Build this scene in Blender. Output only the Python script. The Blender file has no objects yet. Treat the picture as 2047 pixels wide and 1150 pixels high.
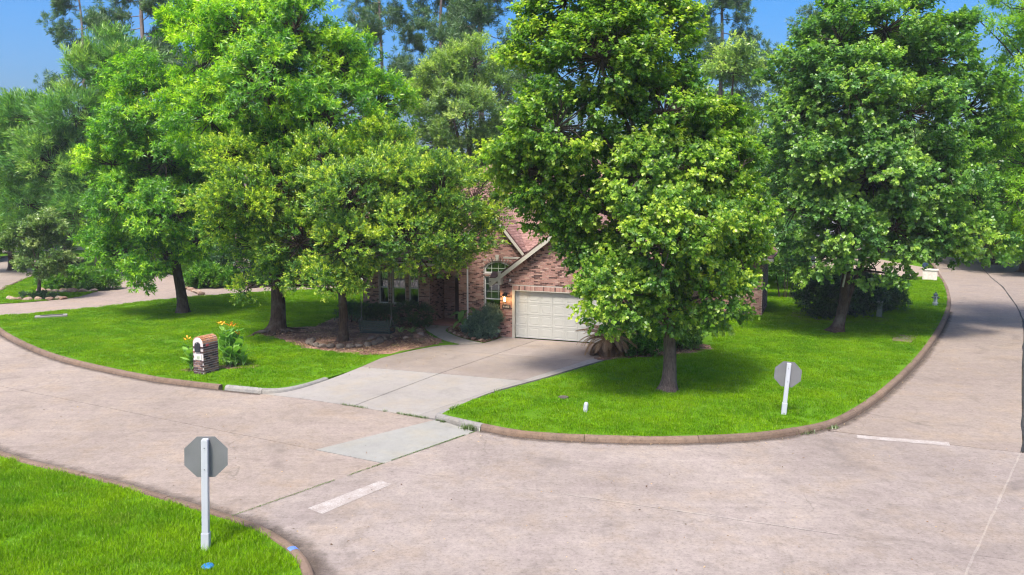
import bpy, bmesh, math, random
import numpy as np
from mathutils import Vector, Matrix

# ------------------------------------------------------------------ camera, sky, sun, exposure
S = bpy.context.scene
COL = S.collection
cam_d = bpy.data.cameras.new("camera")
cam = bpy.data.objects.new("camera", cam_d)
COL.objects.link(cam)
S.camera = cam
cam.location = (0, 0, 6.6)
cam.rotation_euler = (math.radians(90 - 6.637), 0, 0)
cam_d.sensor_width = 36.0
cam_d.lens = 36.0 * 1590 / 2047
cam_d.clip_end = 2000

SUN_EL, SUN_AZ = math.radians(61), math.atan2(-0.30, -0.85)
world = bpy.data.worlds.new("World")
S.world = world
world.use_nodes = True
wt = world.node_tree
sky = wt.nodes.new("ShaderNodeTexSky")
sky.sky_type = 'NISHITA'
sky.sun_disc = False
sky.sun_elevation = SUN_EL
sky.sun_rotation = SUN_AZ
sky.air_density = 0.9
sky.dust_density = 6.0
sky.ozone_density = 6.0
bgn = wt.nodes["Background"]
hs = wt.nodes.new('ShaderNodeHueSaturation')
hs.inputs['Saturation'].default_value = 1.45
wt.links.new(sky.outputs[0], hs.inputs['Color'])
wt.links.new(hs.outputs[0], bgn.inputs[0])
bgn.inputs[1].default_value = 0.104

sd = bpy.data.lights.new("sun", 'SUN')
sd.energy = 2.2
sd.angle = math.radians(10)
sd.color = (1.0, 0.95, 0.86)
so = bpy.data.objects.new("sun", sd)
COL.objects.link(so)
sdir = Vector((math.sin(SUN_AZ) * math.cos(SUN_EL), math.cos(SUN_AZ) * math.cos(SUN_EL), math.sin(SUN_EL)))
so.rotation_euler = sdir.to_track_quat('Z', 'Y').to_euler()
so.location = (30, 10, 50)

S.view_settings.view_transform = 'Standard'
S.view_settings.look = 'None'
S.view_settings.exposure = 1.6
S.view_settings.gamma = 1.0
S.view_settings.use_curve_mapping = False
S.render.engine = 'CYCLES'
cy = S.cycles
cy.use_denoising = True
cy.max_bounces = 8
cy.diffuse_bounces = 5
cy.glossy_bounces = 2
cy.transmission_bounces = 4
cy.transparent_max_bounces = 8
cy.caustics_reflective = False
cy.caustics_refractive = False
cy.filter_width = 1.2

# ------------------------------------------------------------------ helpers
class MB:
    """collects geometry of one mesh"""
    def __init__(s):
        s.v, s.f = [], []
    def add(s, vs, fs):
        o = len(s.v)
        s.v += [tuple(map(float, p)) for p in vs]
        s.f += [tuple(i + o for i in f) for f in fs]
        return s
    def box(s, c, d, rz=0.0, rx=0.0, ry=0.0):
        hx, hy, hz = d[0] / 2, d[1] / 2, d[2] / 2
        m = Matrix.Rotation(rz, 3, 'Z') @ Matrix.Rotation(ry, 3, 'Y') @ Matrix.Rotation(rx, 3, 'X')
        vs = [m @ Vector((x, y, z)) + Vector(c) for x in (-hx, hx) for y in (-hy, hy) for z in (-hz, hz)]
        return s.add(vs, [(0, 1, 3, 2), (4, 6, 7, 5), (0, 4, 5, 1), (2, 3, 7, 6), (0, 2, 6, 4), (1, 5, 7, 3)])
    def bbox(s, p0, p1):
        return s.box([(a + b) / 2 for a, b in zip(p0, p1)], [abs(b - a) for a, b in zip(p0, p1)])
    def tube(s, path, radii, n=8, cap=True, lump=None):
        path = [Vector(p) for p in path]
        k = len(path)
        t0 = (path[1] - path[0]).normalized()
        ref = Vector((1, 0, 0)) if abs(t0.x) < 0.9 else Vector((0, 1, 0))
        a = (ref - t0 * ref.dot(t0)).normalized()
        vs = []
        for i, p in enumerate(path):
            t = (path[min(i + 1, k - 1)] - path[max(i - 1, 0)]).normalized()
            a = (a - t * a.dot(t)).normalized()
            b = t.cross(a)
            for j in range(n):
                an = 2 * math.pi * j / n
                r = radii[i] * (lump(i, an) if lump else 1)
                vs.append(p + a * (math.cos(an) * r) + b * (math.sin(an) * r))
        fs = [(i * n + j, i * n + (j + 1) % n, (i + 1) * n + (j + 1) % n, (i + 1) * n + j) for i in range(k - 1) for j in range(n)]
        if cap:
            fs += [tuple(range(n - 1, -1, -1)), tuple((k - 1) * n + j for j in range(n))]
        return s.add(vs, fs)
    def lathe(s, prof, c=(0, 0, 0), n=16):
        vs = [(c[0] + r * math.cos(2 * math.pi * j / n), c[1] + r * math.sin(2 * math.pi * j / n), c[2] + z) for r, z in prof for j in range(n)]
        k = len(prof)
        fs = [(i * n + j, i * n + (j + 1) % n, (i + 1) * n + (j + 1) % n, (i + 1) * n + j) for i in range(k - 1) for j in range(n)]
        fs += [tuple(range(n - 1, -1, -1)), tuple((k - 1) * n + j for j in range(n))]
        return s.add(vs, fs)
    def prism(s, poly, z0, z1):
        """vertical prism over a ground polygon (counter-clockwise or not)"""
        A = sum(poly[i][0] * poly[(i + 1) % len(poly)][1] - poly[(i + 1) % len(poly)][0] * poly[i][1] for i in range(len(poly)))
        if A < 0:
            poly = poly[::-1]
        n = len(poly)
        vs = [(x, y, z0) for x, y in poly] + [(x, y, z1) for x, y in poly]
        return s.add(vs, [tuple(range(n, 2 * n))] + [(i, (i + 1) % n, n + (i + 1) % n, n + i) for i in range(n)])
    def mesh(s, name, smooth=False, tri=False):
        me = bpy.data.meshes.new(name)
        me.from_pydata(s.v, [], s.f)
        if tri:
            bm = bmesh.new(); bm.from_mesh(me)
            bmesh.ops.triangulate(bm, faces=[f for f in bm.faces if len(f.verts) > 4], ngon_method='EAR_CLIP')
            bm.to_mesh(me); bm.free()
        if smooth:
            me.polygons.foreach_set('use_smooth', [True] * len(me.polygons))
        me.update()
        return me

def obj(name, geo, mat=None, parent=None, loc=None, rot=None, smooth=False, tri=False, kind=None, label=None, cat=None, group=None):
    me = geo.mesh(name, smooth, tri) if isinstance(geo, MB) else geo
    o = bpy.data.objects.new(name, me)
    COL.objects.link(o)
    if mat and me and not len(me.materials):
        me.materials.append(mat)
    if parent: o.parent = parent
    if loc is not None: o.location = loc
    if rot is not None: o.rotation_euler = rot
    return tag(o, label, cat, group, kind)

def tag(o, label=None, cat=None, group=None, kind=None):
    if label: o['label'] = label
    if cat: o['category'] = cat
    if group: o['group'] = group
    if kind: o['kind'] = kind
    return o

def thing(name, label, cat, loc=(0, 0, 0), rz=0.0, group=None):
    o = bpy.data.objects.new(name, None)
    o.empty_display_size = 0.2
    COL.objects.link(o)
    o.location = loc
    o.rotation_euler = (0, 0, rz)
    return tag(o, label, cat, group)

def copy_tree(o, parent=None):
    c = o.copy(); COL.objects.link(c); c.parent = parent
    for ch in list(o.children):
        copy_tree(ch, c)
    return c

# ---- materials
class NT:
    def __init__(s, name):
        s.m = bpy.data.materials.new(name)
        s.m.use_nodes = True
        s.t = s.m.node_tree
        s.t.nodes.clear()
        s.out = s.t.nodes.new("ShaderNodeOutputMaterial")
    def n(s, typ, ins=None, **pr):
        nd = s.t.nodes.new("ShaderNode" + typ)
        for k, v in pr.items(): setattr(nd, k, v)
        for k, v in (ins or {}).items():
            if isinstance(v, bpy.types.NodeSocket): s.t.links.new(v, nd.inputs[k])
            else: nd.inputs[k].default_value = v
        return nd
    def pos(s):
        return s.n("NewGeometry").outputs['Position']
    def objco(s):
        return s.n("TexCoord").outputs['Object']
    def scale(s, v, xyz, rz=0.0):
        return s.n("Mapping", {'Vector': v, 'Scale': xyz, 'Rotation': (0, 0, rz)}).outputs[0]
    def noise(s, v, sc, det=4, rough=0.55, dist=0.0):
        return s.n("TexNoise", {'Vector': v, 'Scale': sc, 'Detail': det, 'Roughness': rough, 'Distortion': dist}).outputs[0]
    def ramp(s, f, stops):
        r = s.n("ValToRGB", {0: f})
        cr = r.color_ramp
        while len(cr.elements) < len(stops): cr.elements.new(0.5)
        for e, (p, c) in zip(cr.elements, stops):
            e.position = p
            e.color = (c, c, c, 1) if not hasattr(c, '__len__') else (*c[:3], 1)
        return r.outputs[0]
    def mix(s, f, a, b, blend='MIX'):
        nd = s.n("Mix", data_type='RGBA', blend_type=blend)
        for i, v in ((0, f), (6, a), (7, b)):
            if isinstance(v, bpy.types.NodeSocket): s.t.links.new(v, nd.inputs[i])
            elif i == 0: nd.inputs[0].default_value = v
            else: nd.inputs[i].default_value = (*v[:3], 1)
        return nd.outputs[2]
    def math(s, op, a, b=0.0, clamp=False):
        nd = s.n("Math", {0: a, 1: b}, operation=op, use_clamp=clamp)
        return nd.outputs[0]
    def bump(s, h, st=0.3, d=0.02):
        return s.n("Bump", {'Height': h, 'Strength': st, 'Distance': d}).outputs[0]
    def bsdf(s, col, rough=0.8, nrm=None, spec=0.3, metal=0.0):
        b = s.n("BsdfPrincipled")
        for k, v in (('Base Color', col), ('Roughness', rough), ('Specular IOR Level', spec), ('Metallic', metal)):
            if isinstance(v, bpy.types.NodeSocket): s.t.links.new(v, b.inputs[k])
            else: b.inputs[k].default_value = (*v[:3], 1) if hasattr(v, '__len__') else v
        if nrm: s.t.links.new(nrm, b.inputs['Normal'])
        return b.outputs[0]
    def done(s, sh):
        s.t.links.new(sh, s.out.inputs[0])
        return s.m

def plain(name, col, rough=0.6, var=0.25, sc=6.0, spec=0.3, metal=0.0, bump=0.15, bsc=40):
    """painted / cast surface with slight unevenness and wear"""
    t = NT(name)
    p = t.objco()
    n = t.noise(p, sc, 5, 0.6)
    c = t.mix(t.ramp(n, [(0.3, 0.0), (0.75, 1.0)]), tuple(x * (1 - var) for x in col), tuple(min(1, x * (1 + var * 0.6)) for x in col))
    nr = t.bump(t.noise(p, bsc, 3), bump, 0.004)
    rg = t.ramp(n, [(0.2, max(0, rough - 0.12)), (0.8, min(1, rough + 0.1))])
    return t.done(t.bsdf(c, rg, nr, spec, metal))

def concrete(name, base, dark, agg=0.35, streak=None, cracks=0.0, smooth=False, bl=0.5):
    t = NT(name)
    p = t.pos()
    big = t.noise(p, 0.16, 5, 0.62, 0.4)
    mid = t.noise(p, 1.1, 6, 0.65)
    f = t.math('ADD', t.math('MULTIPLY', t.ramp(big, [(0.35, 0.0), (0.68, 1.0)]), bl), t.math('MULTIPLY', t.ramp(mid, [(0.35, 0.0), (0.75, 1.0)]), 0.4), True)
    c = t.mix(f, base, dark)
    if streak is not None:
        sv = t.scale(p, (0.35, 5.0, 1), streak)
        st = t.ramp(t.noise(sv, 1.0, 6, 0.7), [(0.42, 0.0), (0.72, 1.0)])
        c = t.mix(t.math('MULTIPLY', st, 0.2), c, tuple(x * 0.62 for x in dark))
        c = t.mix(t.math('MULTIPLY', t.ramp(t.noise(t.scale(p, (0.12, 1.6, 1), streak), 1.0, 4), [(0.55, 0.0), (0.75, 1.0)]), 0.25), c, tuple(min(0.75, x * 1.18) for x in base))
    fine = t.noise(p, 13 if not smooth else 50, 5, 0.85)
    sp = t.ramp(fine, [(0.30, 1.0 - agg * 1.3), (0.45, 0.94), (0.58, 1.05), (0.72, 1.0 + agg * .6)])
    c = t.mix(1.0, c, sp, 'MULTIPLY')
    pits = t.ramp(t.noise(t.scale(p, (1, 1, 1), 0.4), 9.0, 3, 0.7), [(0.27, 0.45), (0.34, 1.0)])
    hue = t.ramp(t.noise(t.scale(p, (1, 1, 1), 0.2), 0.7, 6, 0.7), [(0.35, (1.05, 1.0, 0.90)), (0.5, (1.0, 0.99, 0.96)), (0.65, (0.98, 0.96, 0.95))])
    c = t.mix(1.0, c, hue, 'MULTIPLY')
    mott = t.ramp(t.noise(t.scale(p, (1, 1, 1), 1.1), 4.2, 8, 0.75), [(0.28, 0.76), (0.5, 1.0), (0.72, 1.14)])
    c = t.mix(0.45 if smooth else 1.0, c, mott, 'MULTIPLY')
    stain = t.math('MULTIPLY', t.ramp(t.noise(t.scale(p, (1, 1, 1), 2.2), 0.55, 7, 0.7, 0.8), [(0.56, 0.0), (0.70, 1.0)]), 0.42)
    c = t.mix(stain, c, tuple(x * 0.55 for x in dark))
    if not smooth:
        c = t.mix(0.8, c, pits, 'MULTIPLY')
    if cracks:
        wv = t.n("VectorMath", {0: p, 1: t.n("TexNoise", {'Vector': p, 'Scale': 1.4, 'Detail': 6.0}).outputs['Color']}, operation='ADD').outputs[0]
        vo = t.n("TexVoronoi", {'Vector': wv, 'Scale': cracks}, feature='DISTANCE_TO_EDGE').outputs['Distance']
        cr = t.ramp(vo, [(0.0, 1.0), (0.0015, 0.8), (0.003, 0.0)])
        cr = t.math('MULTIPLY', cr, t.ramp(t.noise(p, 0.33, 2), [(0.5, 0.0), (0.62, 0.55)]))
        c = t.mix(cr, c, (0.10, 0.085, 0.07))
    c = t.mix(1.0, c, t.ramp(t.n('ObjectInfo').outputs['Random'], [(0.0, 0.865), (1.0, 0.985)]), 'MULTIPLY')
    nr = t.bump(fine, 0.35 if not smooth else 0.1, 0.006)
    return t.done(t.bsdf(c, 0.92, nr, 0.2))

def leaf_mat(name, dark, mid, young, trans=0.4, rough=0.36, spec=0.5):
    """leaf: colour by age (attribute tint) and leaf-to-leaf variation, light passes through"""
    t = NT(name)
    tint = t.n("Attribute", attribute_name="tint").outputs['Fac']
    c = t.ramp(tint, [(0.0, dark), (0.45, mid), (1.0, young)])
    ri = t.n("NewGeometry").outputs['Random Per Island']
    c = t.mix(1.0, c, t.ramp(ri, [(0.0, 0.72), (1.0, 1.25)]), 'MULTIPLY')
    b = t.bsdf(c, rough, None, spec)
    ct = t.mix(1.0, c, (1.35, 1.5, 0.55), 'MULTIPLY')
    tr = t.n("BsdfTranslucent", {'Color': ct}).outputs[0]
    return t.done(t.n("MixShader", {0: trans, 1: b, 2: tr}).outputs[0])

def bark_mat(name, a, b, sc=1.0):
    t = NT(name)
    p = t.scale(t.pos(), (7 * sc, 7 * sc, 1.3 * sc))
    n = t.noise(p, 2.2, 8, 0.7, 0.6)
    c = t.mix(t.ramp(n, [(0.32, 0.0), (0.66, 1.0)]), a, b)
    c = t.mix(t.math('MULTIPLY', t.ramp(t.noise(t.pos(), 1.7, 4), [(0.5, 0.0), (0.7, 1.0)]), 0.4), c, (0.20, 0.19, 0.16))
    return t.done(t.bsdf(c, 0.95, t.bump(n, 0.9, 0.03), 0.1))

# ---- ground geometry
def smooth_line(pts, n=6):
    """Catmull-Rom through the points"""
    P = [Vector((*p, 0)) for p in pts]
    out = []
    for i in range(len(P) - 1):
        p0, p1, p2, p3 = P[max(i - 1, 0)], P[i], P[i + 1], P[min(i + 2, len(P) - 1)]
        for k in range(n):
            u = k / n
            q = 0.5 * ((2 * p1) + (p2 - p0) * u + (2 * p0 - 5 * p1 + 4 * p2 - p3) * u * u + (3 * p1 - p0 - 3 * p2 + p3) * u ** 3)
            out.append((q.x, q.y))
    out.append((P[-1].x, P[-1].y))
    return out

def offset_line(pts, d):
    """offset to the left of travel by d"""
    out = []
    for i, p in enumerate(pts):
        a, b = pts[max(i - 1, 0)], pts[min(i + 1, len(pts) - 1)]
        tx, ty = b[0] - a[0], b[1] - a[1]
        l = math.hypot(tx, ty) or 1
        out.append((p[0] - ty / l * d, p[1] + tx / l * d))
    return out

def clip(poly, a, b, gap=0.0):
    """part of the polygon to the left of a->b, kept gap away from the line"""
    dx, dy = b[0] - a[0], b[1] - a[1]
    l = math.hypot(dx, dy)
    nx, ny = -dy / l, dx / l
    D = lambda p: (p[0] - a[0]) * nx + (p[1] - a[1]) * ny - gap
    out = []
    for i in range(len(poly)):
        p, q = poly[i], poly[(i + 1) % len(poly)]
        dp, dq = D(p), D(q)
        if dp >= 0: out.append(p)
        if dp * dq < 0:
            u = dp / (dp - dq)
            out.append((p[0] + (q[0] - p[0]) * u, p[1] + (q[1] - p[1]) * u))
    return out

def split(poly, a, b, gap=0.01):
    return clip(poly, a, b, gap), clip(poly, b, a, gap)

def sheet(name, poly, z, mat, parent=None, kind='structure', thick=None, label=None):
    mb = MB()
    if thick:
        mb.prism(poly, z - thick, z)
    else:
        A = sum(poly[i][0] * poly[(i + 1) % len(poly)][1] - poly[(i + 1) % len(poly)][0] * poly[i][1] for i in range(len(poly)))
        pp = poly if A > 0 else poly[::-1]
        mb.add([(x, y, z) for x, y in pp], [tuple(range(len(pp)))])
    return obj(name, mb, mat, parent, tri=True, kind=None if parent else kind, label=label)

def sweep(name, line, prof, mat, side=1, parent=None, kind='structure', z=0.0):
    """profile (offset from the line towards `side`, height) swept along a ground line"""
    mb = MB()
    k = len(prof)
    ls = [offset_line(line, o * side) for o, h in prof]
    vs = [(ls[j][i][0], ls[j][i][1], z + prof[j][1]) for i in range(len(line)) for j in range(k)]
    fs = []
    for i in range(len(line) - 1):
        for j in range(k - 1):
            q = (i * k + j, i * k + j + 1, (i + 1) * k + j + 1, (i + 1) * k + j)
            fs.append(q[::-1] if side > 0 else q)
    e = tuple(range(k)); e2 = tuple((len(line) - 1) * k + j for j in range(k))
    fs += [e if side > 0 else e[::-1], e2[::-1] if side > 0 else e2]
    mb.add(vs, fs)
    me = mb.mesh(name)
    return obj(name, me, mat, parent, kind=None if parent else kind)

# ---- foliage
def np_mesh(name, V, T, tint=None, smooth=False):
    me = bpy.data.meshes.new(name)
    V = np.ascontiguousarray(V, dtype=np.float32).reshape(-1, 3)
    T = np.ascontiguousarray(T, dtype=np.int32)
    me.vertices.add(len(V)); me.vertices.foreach_set('co', V.ravel())
    me.loops.add(T.size); me.loops.foreach_set('vertex_index', T.ravel())
    me.polygons.add(len(T))
    me.polygons.foreach_set('loop_start', np.arange(0, T.size, T.shape[1], dtype=np.int32))
    me.polygons.foreach_set('loop_total', np.full(len(T), T.shape[1], dtype=np.int32))
    if tint is not None:
        at = me.attributes.new('tint', 'FLOAT', 'POINT')
        at.data.foreach_set('value', np.ascontiguousarray(tint, dtype=np.float32))
    me.update(calc_edges=True)
    me.validate()
    return me

def unit(a):
    return a / np.maximum(np.linalg.norm(a, axis=-1, keepdims=True), 1e-9)

LEAF = {  # outline of one leaf: (across, along, lift), two or four triangles folded along the midrib
    'broad': (np.array([(0, 0, 0), (-.5, .32, .10), (-.34, .80, .02), (0, 1, -.12), (.34, .80, .02), (.5, .32, .10)]), [(0, 1, 3), (1, 2, 3), (0, 3, 5), (3, 4, 5)]),
    'wide': (np.array([(0, 0, 0), (-.46, .45, .10), (0, 1, -.14), (.46, .45, .10)]), [(0, 1, 2), (0, 2, 3)]),
    'oval': (np.array([(0, 0, 0), (-.24, .5, .08), (0, 1, -.06), (.24, .5, .08)]), [(0, 1, 2), (0, 2, 3)]),
    'lance': (np.array([(0, 0, 0), (-.16, .42, .05), (0, 1, -.12), (.16, .42, .05)]), [(0, 1, 2), (0, 2, 3)]),
    'needle': (np.array([(0, 0, 0), (-.075, .5, .02), (0, 1, -.05), (.075, .5, .02)]), [(0, 1, 2), (0, 2, 3)]),
}

def leaves_from_sprigs(P, D, rng, kind, size, per, length, spread, droop, upn, tint0, tipy, out=None):
    """P origins, D directions of twigs; `per` leaves along each; returns V,T,tint"""
    tpl, tri = LEAF[kind]
    n = len(P)
    k = np.arange(per)
    t = (k + 0.6) / per
    ref = np.where(np.abs(D[:, 2:3]) < 0.9, np.array([[0, 0, 1.0]]), np.array([[1.0, 0, 0]]))
    A = unit(np.cross(D, ref)); B = np.cross(D, A)
    ph = k[None, :] * 2.39996 + rng.uniform(0, 6.28, (n, 1)) + rng.normal(0, .3, (n, per))
    al = spread * (1.25 - 0.75 * t)[None, :] + rng.normal(0, .15, (n, per))
    ca, sa = np.cos(al)[..., None], np.sin(al)[..., None]
    L = ca * D[:, None] + sa * (np.cos(ph)[..., None] * A[:, None] + np.sin(ph)[..., None] * B[:, None])
    L[..., 2] -= droop * rng.uniform(.5, 1.3, (n, per))
    L = unit(L)
    O = P[:, None] + D[:, None] * (t[None, :, None] * length) + rng.normal(0, .02, (n, per, 3))
    N = rng.normal(0, .42, (n, per, 3)); N[..., 2] += upn
    if out is not None: N += out[:, None] * .75
    N = unit(N - L * (N * L).sum(-1, keepdims=True))
    W = np.cross(L, N)
    s = size * rng.uniform(.7, 1.25, (n, per, 1, 1)) * (1.05 - .35 * t)[None, :, None, None]
    V = O[:, :, None] + s * (tpl[None, None, :, 0:1] * W[:, :, None] + tpl[None, None, :, 1:2] * L[:, :, None] + tpl[None, None, :, 2:3] * N[:, :, None])
    m = n * per; q = len(tpl)
    T = (np.arange(m)[:, None, None] * q + np.array(tri)[None]).reshape(-1, 3)
    ti = np.clip(tint0[:, None] + tipy * (t[None, :] - .4) + rng.normal(0, .08, (n, per)), 0, 1)
    return V.reshape(-1, 3), T, np.repeat(ti.ravel(), q)

def crown_sprigs(lobes, rng, n_sprig, bough_r, up=.5, flat=.6, hollow=.45, young=.35, hang=0.0, shrink=.9):
    """twig origins and directions: boughs spread through the outer volume of every lobe"""
    lobes = np.array(lobes, float)
    lobes[:, 3] = np.maximum(lobes[:, 3] * shrink, .45)
    w = lobes[:, 3] ** 2.2; w /= w.sum()
    ctr = (lobes[:, :3] * w[:, None]).sum(0)
    nb = max(12, int(n_sprig / 16))
    li = rng.choice(len(lobes), nb, p=w)
    d = unit(rng.normal(0, 1, (nb, 3)) + np.array([0, 0, .35]))
    rr = (hollow + (1.06 - hollow) * rng.uniform(0, 1, nb) ** .55)
    # uneven outline: lobes swell and shrink with direction
    rr *= 1 + .16 * np.sin(3.1 * d[:, 0] + 2.3 * lobes[li, 0]) * np.cos(2.7 * d[:, 2] + lobes[li, 2])
    sc = np.stack([np.ones(nb), np.ones(nb), np.full(nb, .88)], 1)
    C = lobes[li, :3] + d * sc * (rr * lobes[li, 3])[:, None]
    C[:, 2] = np.maximum(C[:, 2], .9)
    bi = rng.integers(0, nb, n_sprig)
    off = unit(rng.normal(0, 1, (n_sprig, 3))) * (rng.uniform(0, 1, (n_sprig, 1)) ** .5) * bough_r
    off[:, 2] *= flat
    P = C[bi] + off
    out = unit(P - ctr)
    D = unit(.55 * d[bi] + .35 * out + .9 * unit(off + 1e-6) * .6 + rng.normal(0, .35, (n_sprig, 3)) + np.array([0, 0, up - hang]))
    yb = np.clip(rng.normal(young, .2, nb), 0, 1)
    ti = np.clip(yb[bi] + rng.normal(0, .1, n_sprig), 0, 1)
    return P, D, ti, C, li, out

def wood(mb, base, fork, lobes, C, li, r0, rng, lean=(0, 0), flare=.8, sides=12, fine=True, limb=.42, roots=6):
    base = Vector(base); fork = Vector(fork)
    path, rad = [], []
    zz = [0, .06, .14, .26, .45, .8, 1.4] + [1.4 + (fork.z - base.z - 1.4) * k / 5 for k in range(1, 6)]
    H = fork.z - base.z
    for z in zz:
        u = z / H
        p = base.lerp(fork, u); p.z = base.z + z
        p.x += lean[0] * math.sin(u * 3.14) + .05 * math.sin(z * 1.7 + base.x)
        p.y += lean[1] * math.sin(u * 3.14)
        path.append(p)
        rad.append(r0 * (1 - .38 * u) * (1 + flare * math.exp(-z / .22)))
    ph = rng.uniform(0, 6)
    mb.tube(path, rad, sides, lump=lambda i, a: 1 + (.22 * math.exp(-zz[i] / .3) * math.cos(roots * a + ph) + .05 * math.sin(3 * a + ph + zz[i])))
    for j, L in enumerate(lobes):
        c = Vector(L[:3])
        s0 = path[min(len(path) - 1, max(6, int(6 + 6 * (c.z - base.z) / max(H * 1.6, .1))))]
        mid = s0.lerp(c, .5) + Vector((0, 0, .12 * (c - s0).length)) + Vector(rng.normal(0, .15, 3))
        rs = min(r0 * limb, .05 + L[3] * .055)
        pts = [(s0 * (1 - u) ** 2 + mid * 2 * u * (1 - u) + c * u * u) for u in (0, .2, .4, .6, .8, 1)]
        mb.tube(pts, [rs * (1 - .75 * u) for u in (0, .2, .4, .6, .8, 1)], 6, cap=False)
    if fine:
        for c, l in zip(C, li):
            a = Vector(lobes[l][:3]); b = Vector(c)
            m = a.lerp(b, .5) + Vector(rng.normal(0, .12, 3))
            mb.tube([a, m, b], [.03, .02, .008], 4, cap=False)

def tree(name, label, base, fork, lobes, r0, mats, rng_seed, leaf='broad', size=.13, n_sprig=6000, per=14, length=.35, bough=.55,
         spread=.9, droop=.25, upn=.9, up=.5, hang=0.0, young=.35, tipy=.35, hollow=.45, flat=.6, flare=.8, lean=(0, 0), group=None, sides=12, roots=6, limb=.42, shrink=.9):
    rng = np.random.default_rng(rng_seed)
    t = thing(name, label, 'tree', base, 0, group)
    b = np.array(base)
    lob = [(l[0] - b[0], l[1] - b[1], l[2] - b[2], l[3]) for l in lobes]
    P, D, ti, C, li, ou = crown_sprigs(lob, rng, n_sprig, bough, up, flat, hollow, young, hang, shrink)
    V, T, tn = leaves_from_sprigs(P, D, rng, leaf, size, per, length, spread, droop, upn, ti, tipy, ou)
    obj('crown', np_mesh('crown', V, T, tn), mats[0], t)
    mb = MB()
    f = Vector(fork) - Vector(base)
    wood(mb, (0, 0, -.1), f, lob, C, li, r0, rng, lean, flare, sides, True, limb, roots)
    obj('trunk', mb, mats[1], t, smooth=True)
    return t

# ------------------------------------------------------------------ materials of the setting
M_ROAD = concrete("road_concrete", (0.290, 0.246, 0.221), (0.190, 0.157, 0.140), 0.42, streak=0.5, cracks=0.11, bl=0.75)
M_ROADL = concrete("street_concrete", (0.298, 0.246, 0.212), (0.205, 0.165, 0.140), 0.32, streak=0.55, cracks=0.09, bl=0.6)
M_ROAD2 = concrete("road_concrete_lane", (0.270, 0.222, 0.189), (0.192, 0.153, 0.132), 0.35, streak=0.05, cracks=0.07)
M_PATCH = concrete("road_concrete_patch", (0.255, 0.25, 0.232), (0.205, 0.20, 0.182), 0.12, smooth=True)
M_DRIVE = concrete("driveway_concrete", (0.275, 0.234, 0.205), (0.18, 0.147, 0.125), 0.14, smooth=True, bl=0.7)
M_DRIVE2 = concrete("driveway_concrete_pale", (0.262, 0.243, 0.225), (0.205, 0.186, 0.168), 0.12, smooth=True)
M_NDRIVE = concrete("neighbour_concrete", (0.300, 0.240, 0.207), (0.240, 0.189, 0.159), 0.2)
M_KERB = concrete("kerb_concrete", (0.20, 0.142, 0.105), (0.10, 0.068, 0.050), 0.45, cracks=0.0)
M_KERBN = concrete("kerb_concrete_new", (0.25, 0.242, 0.228), (0.165, 0.154, 0.14), 0.25)
M_JOINT = plain("joint_filler", (0.085, 0.07, 0.05), 0.95, 0.5, 3)
M_WALK = concrete("walk_concrete", (0.300, 0.270, 0.228), (0.222, 0.198, 0.162), 0.2, smooth=True)

def grass_ground():
    t = NT("lawn_soil_and_grass")
    p = t.pos()
    c = t.mix(t.ramp(t.noise(p, 30, 4, .7), [(.3, 0), (.7, 1)]), (0.045, 0.12, 0.004), (0.095, 0.20, 0.006))
    c = t.mix(t.math('MULTIPLY', t.ramp(t.noise(p, .35, 4), [(.5, 0), (.72, 1)]), .5), c, (0.10, 0.19, 0.012))
    return t.done(t.bsdf(c, .95, t.bump(t.noise(p, 60, 3), .6, .03), .1))
M_LAWN = grass_ground()

def blade_mat():
    t = NT("grass_blade")
    r = t.n("ObjectInfo").outputs['Random']
    p = t.pos()
    big = t.ramp(t.noise(p, .5, 5, .65), [(.32, 0), (.68, 1)])
    c = t.mix(big, (0.086, 0.225, 0.001), (0.19, 0.335, 0.001))
    c = t.mix(t.math('MULTIPLY', t.ramp(t.noise(t.scale(p, (1, 1, 1), .7), 1.1, 6, .7), [(.56, 0), (.72, 1)]), .4), c, (.22, .29, .03))
    c = t.mix(1.0, c, t.ramp(r, [(0, .8), (1, 1.15)]), 'MULTIPLY')
    ri = t.n("NewGeometry").outputs['Random Per Island']
    c = t.mix(t.ramp(ri, [(.90, 0), (.96, .6)]), c, (.30, .31, .10))
    c = t.mix(1.0, c, t.ramp(ri, [(0, .75), (.9, 1.2)]), 'MULTIPLY')
    b = t.bsdf(c, .6, None, .08)
    tr = t.n("BsdfTranslucent", {'Color': t.mix(1.0, c, (1.2, 1.25, .6), 'MULTIPLY')}).outputs[0]
    return t.done(t.n("MixShader", {0: .35, 1: b, 2: tr}).outputs[0])
M_BLADE = blade_mat()

def mulch_mat():
    t = NT("mulch_and_bare_soil")
    p = t.pos()
    n = t.noise(p, 14, 6, .75)
    c = t.ramp(n, [(.28, (.035, .022, .017)), (.48, (.13, .075, .055)), (.62, (.22, .13, .095)), (.78, (.36, .24, .18))])
    c = t.mix(t.ramp(t.noise(p, .55, 4), [(.46, 0), (.62, .85)]), c, (.34, .20, .145))
    c = t.mix(t.math('MULTIPLY', t.ramp(t.noise(p, 1.3, 5), [(.58, 0), (.68, 1)]), .5), c, (.10, .14, .02))
    return t.done(t.bsdf(c, .95, t.bump(n, .8, .04), .1))
M_MULCH = mulch_mat()

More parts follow.
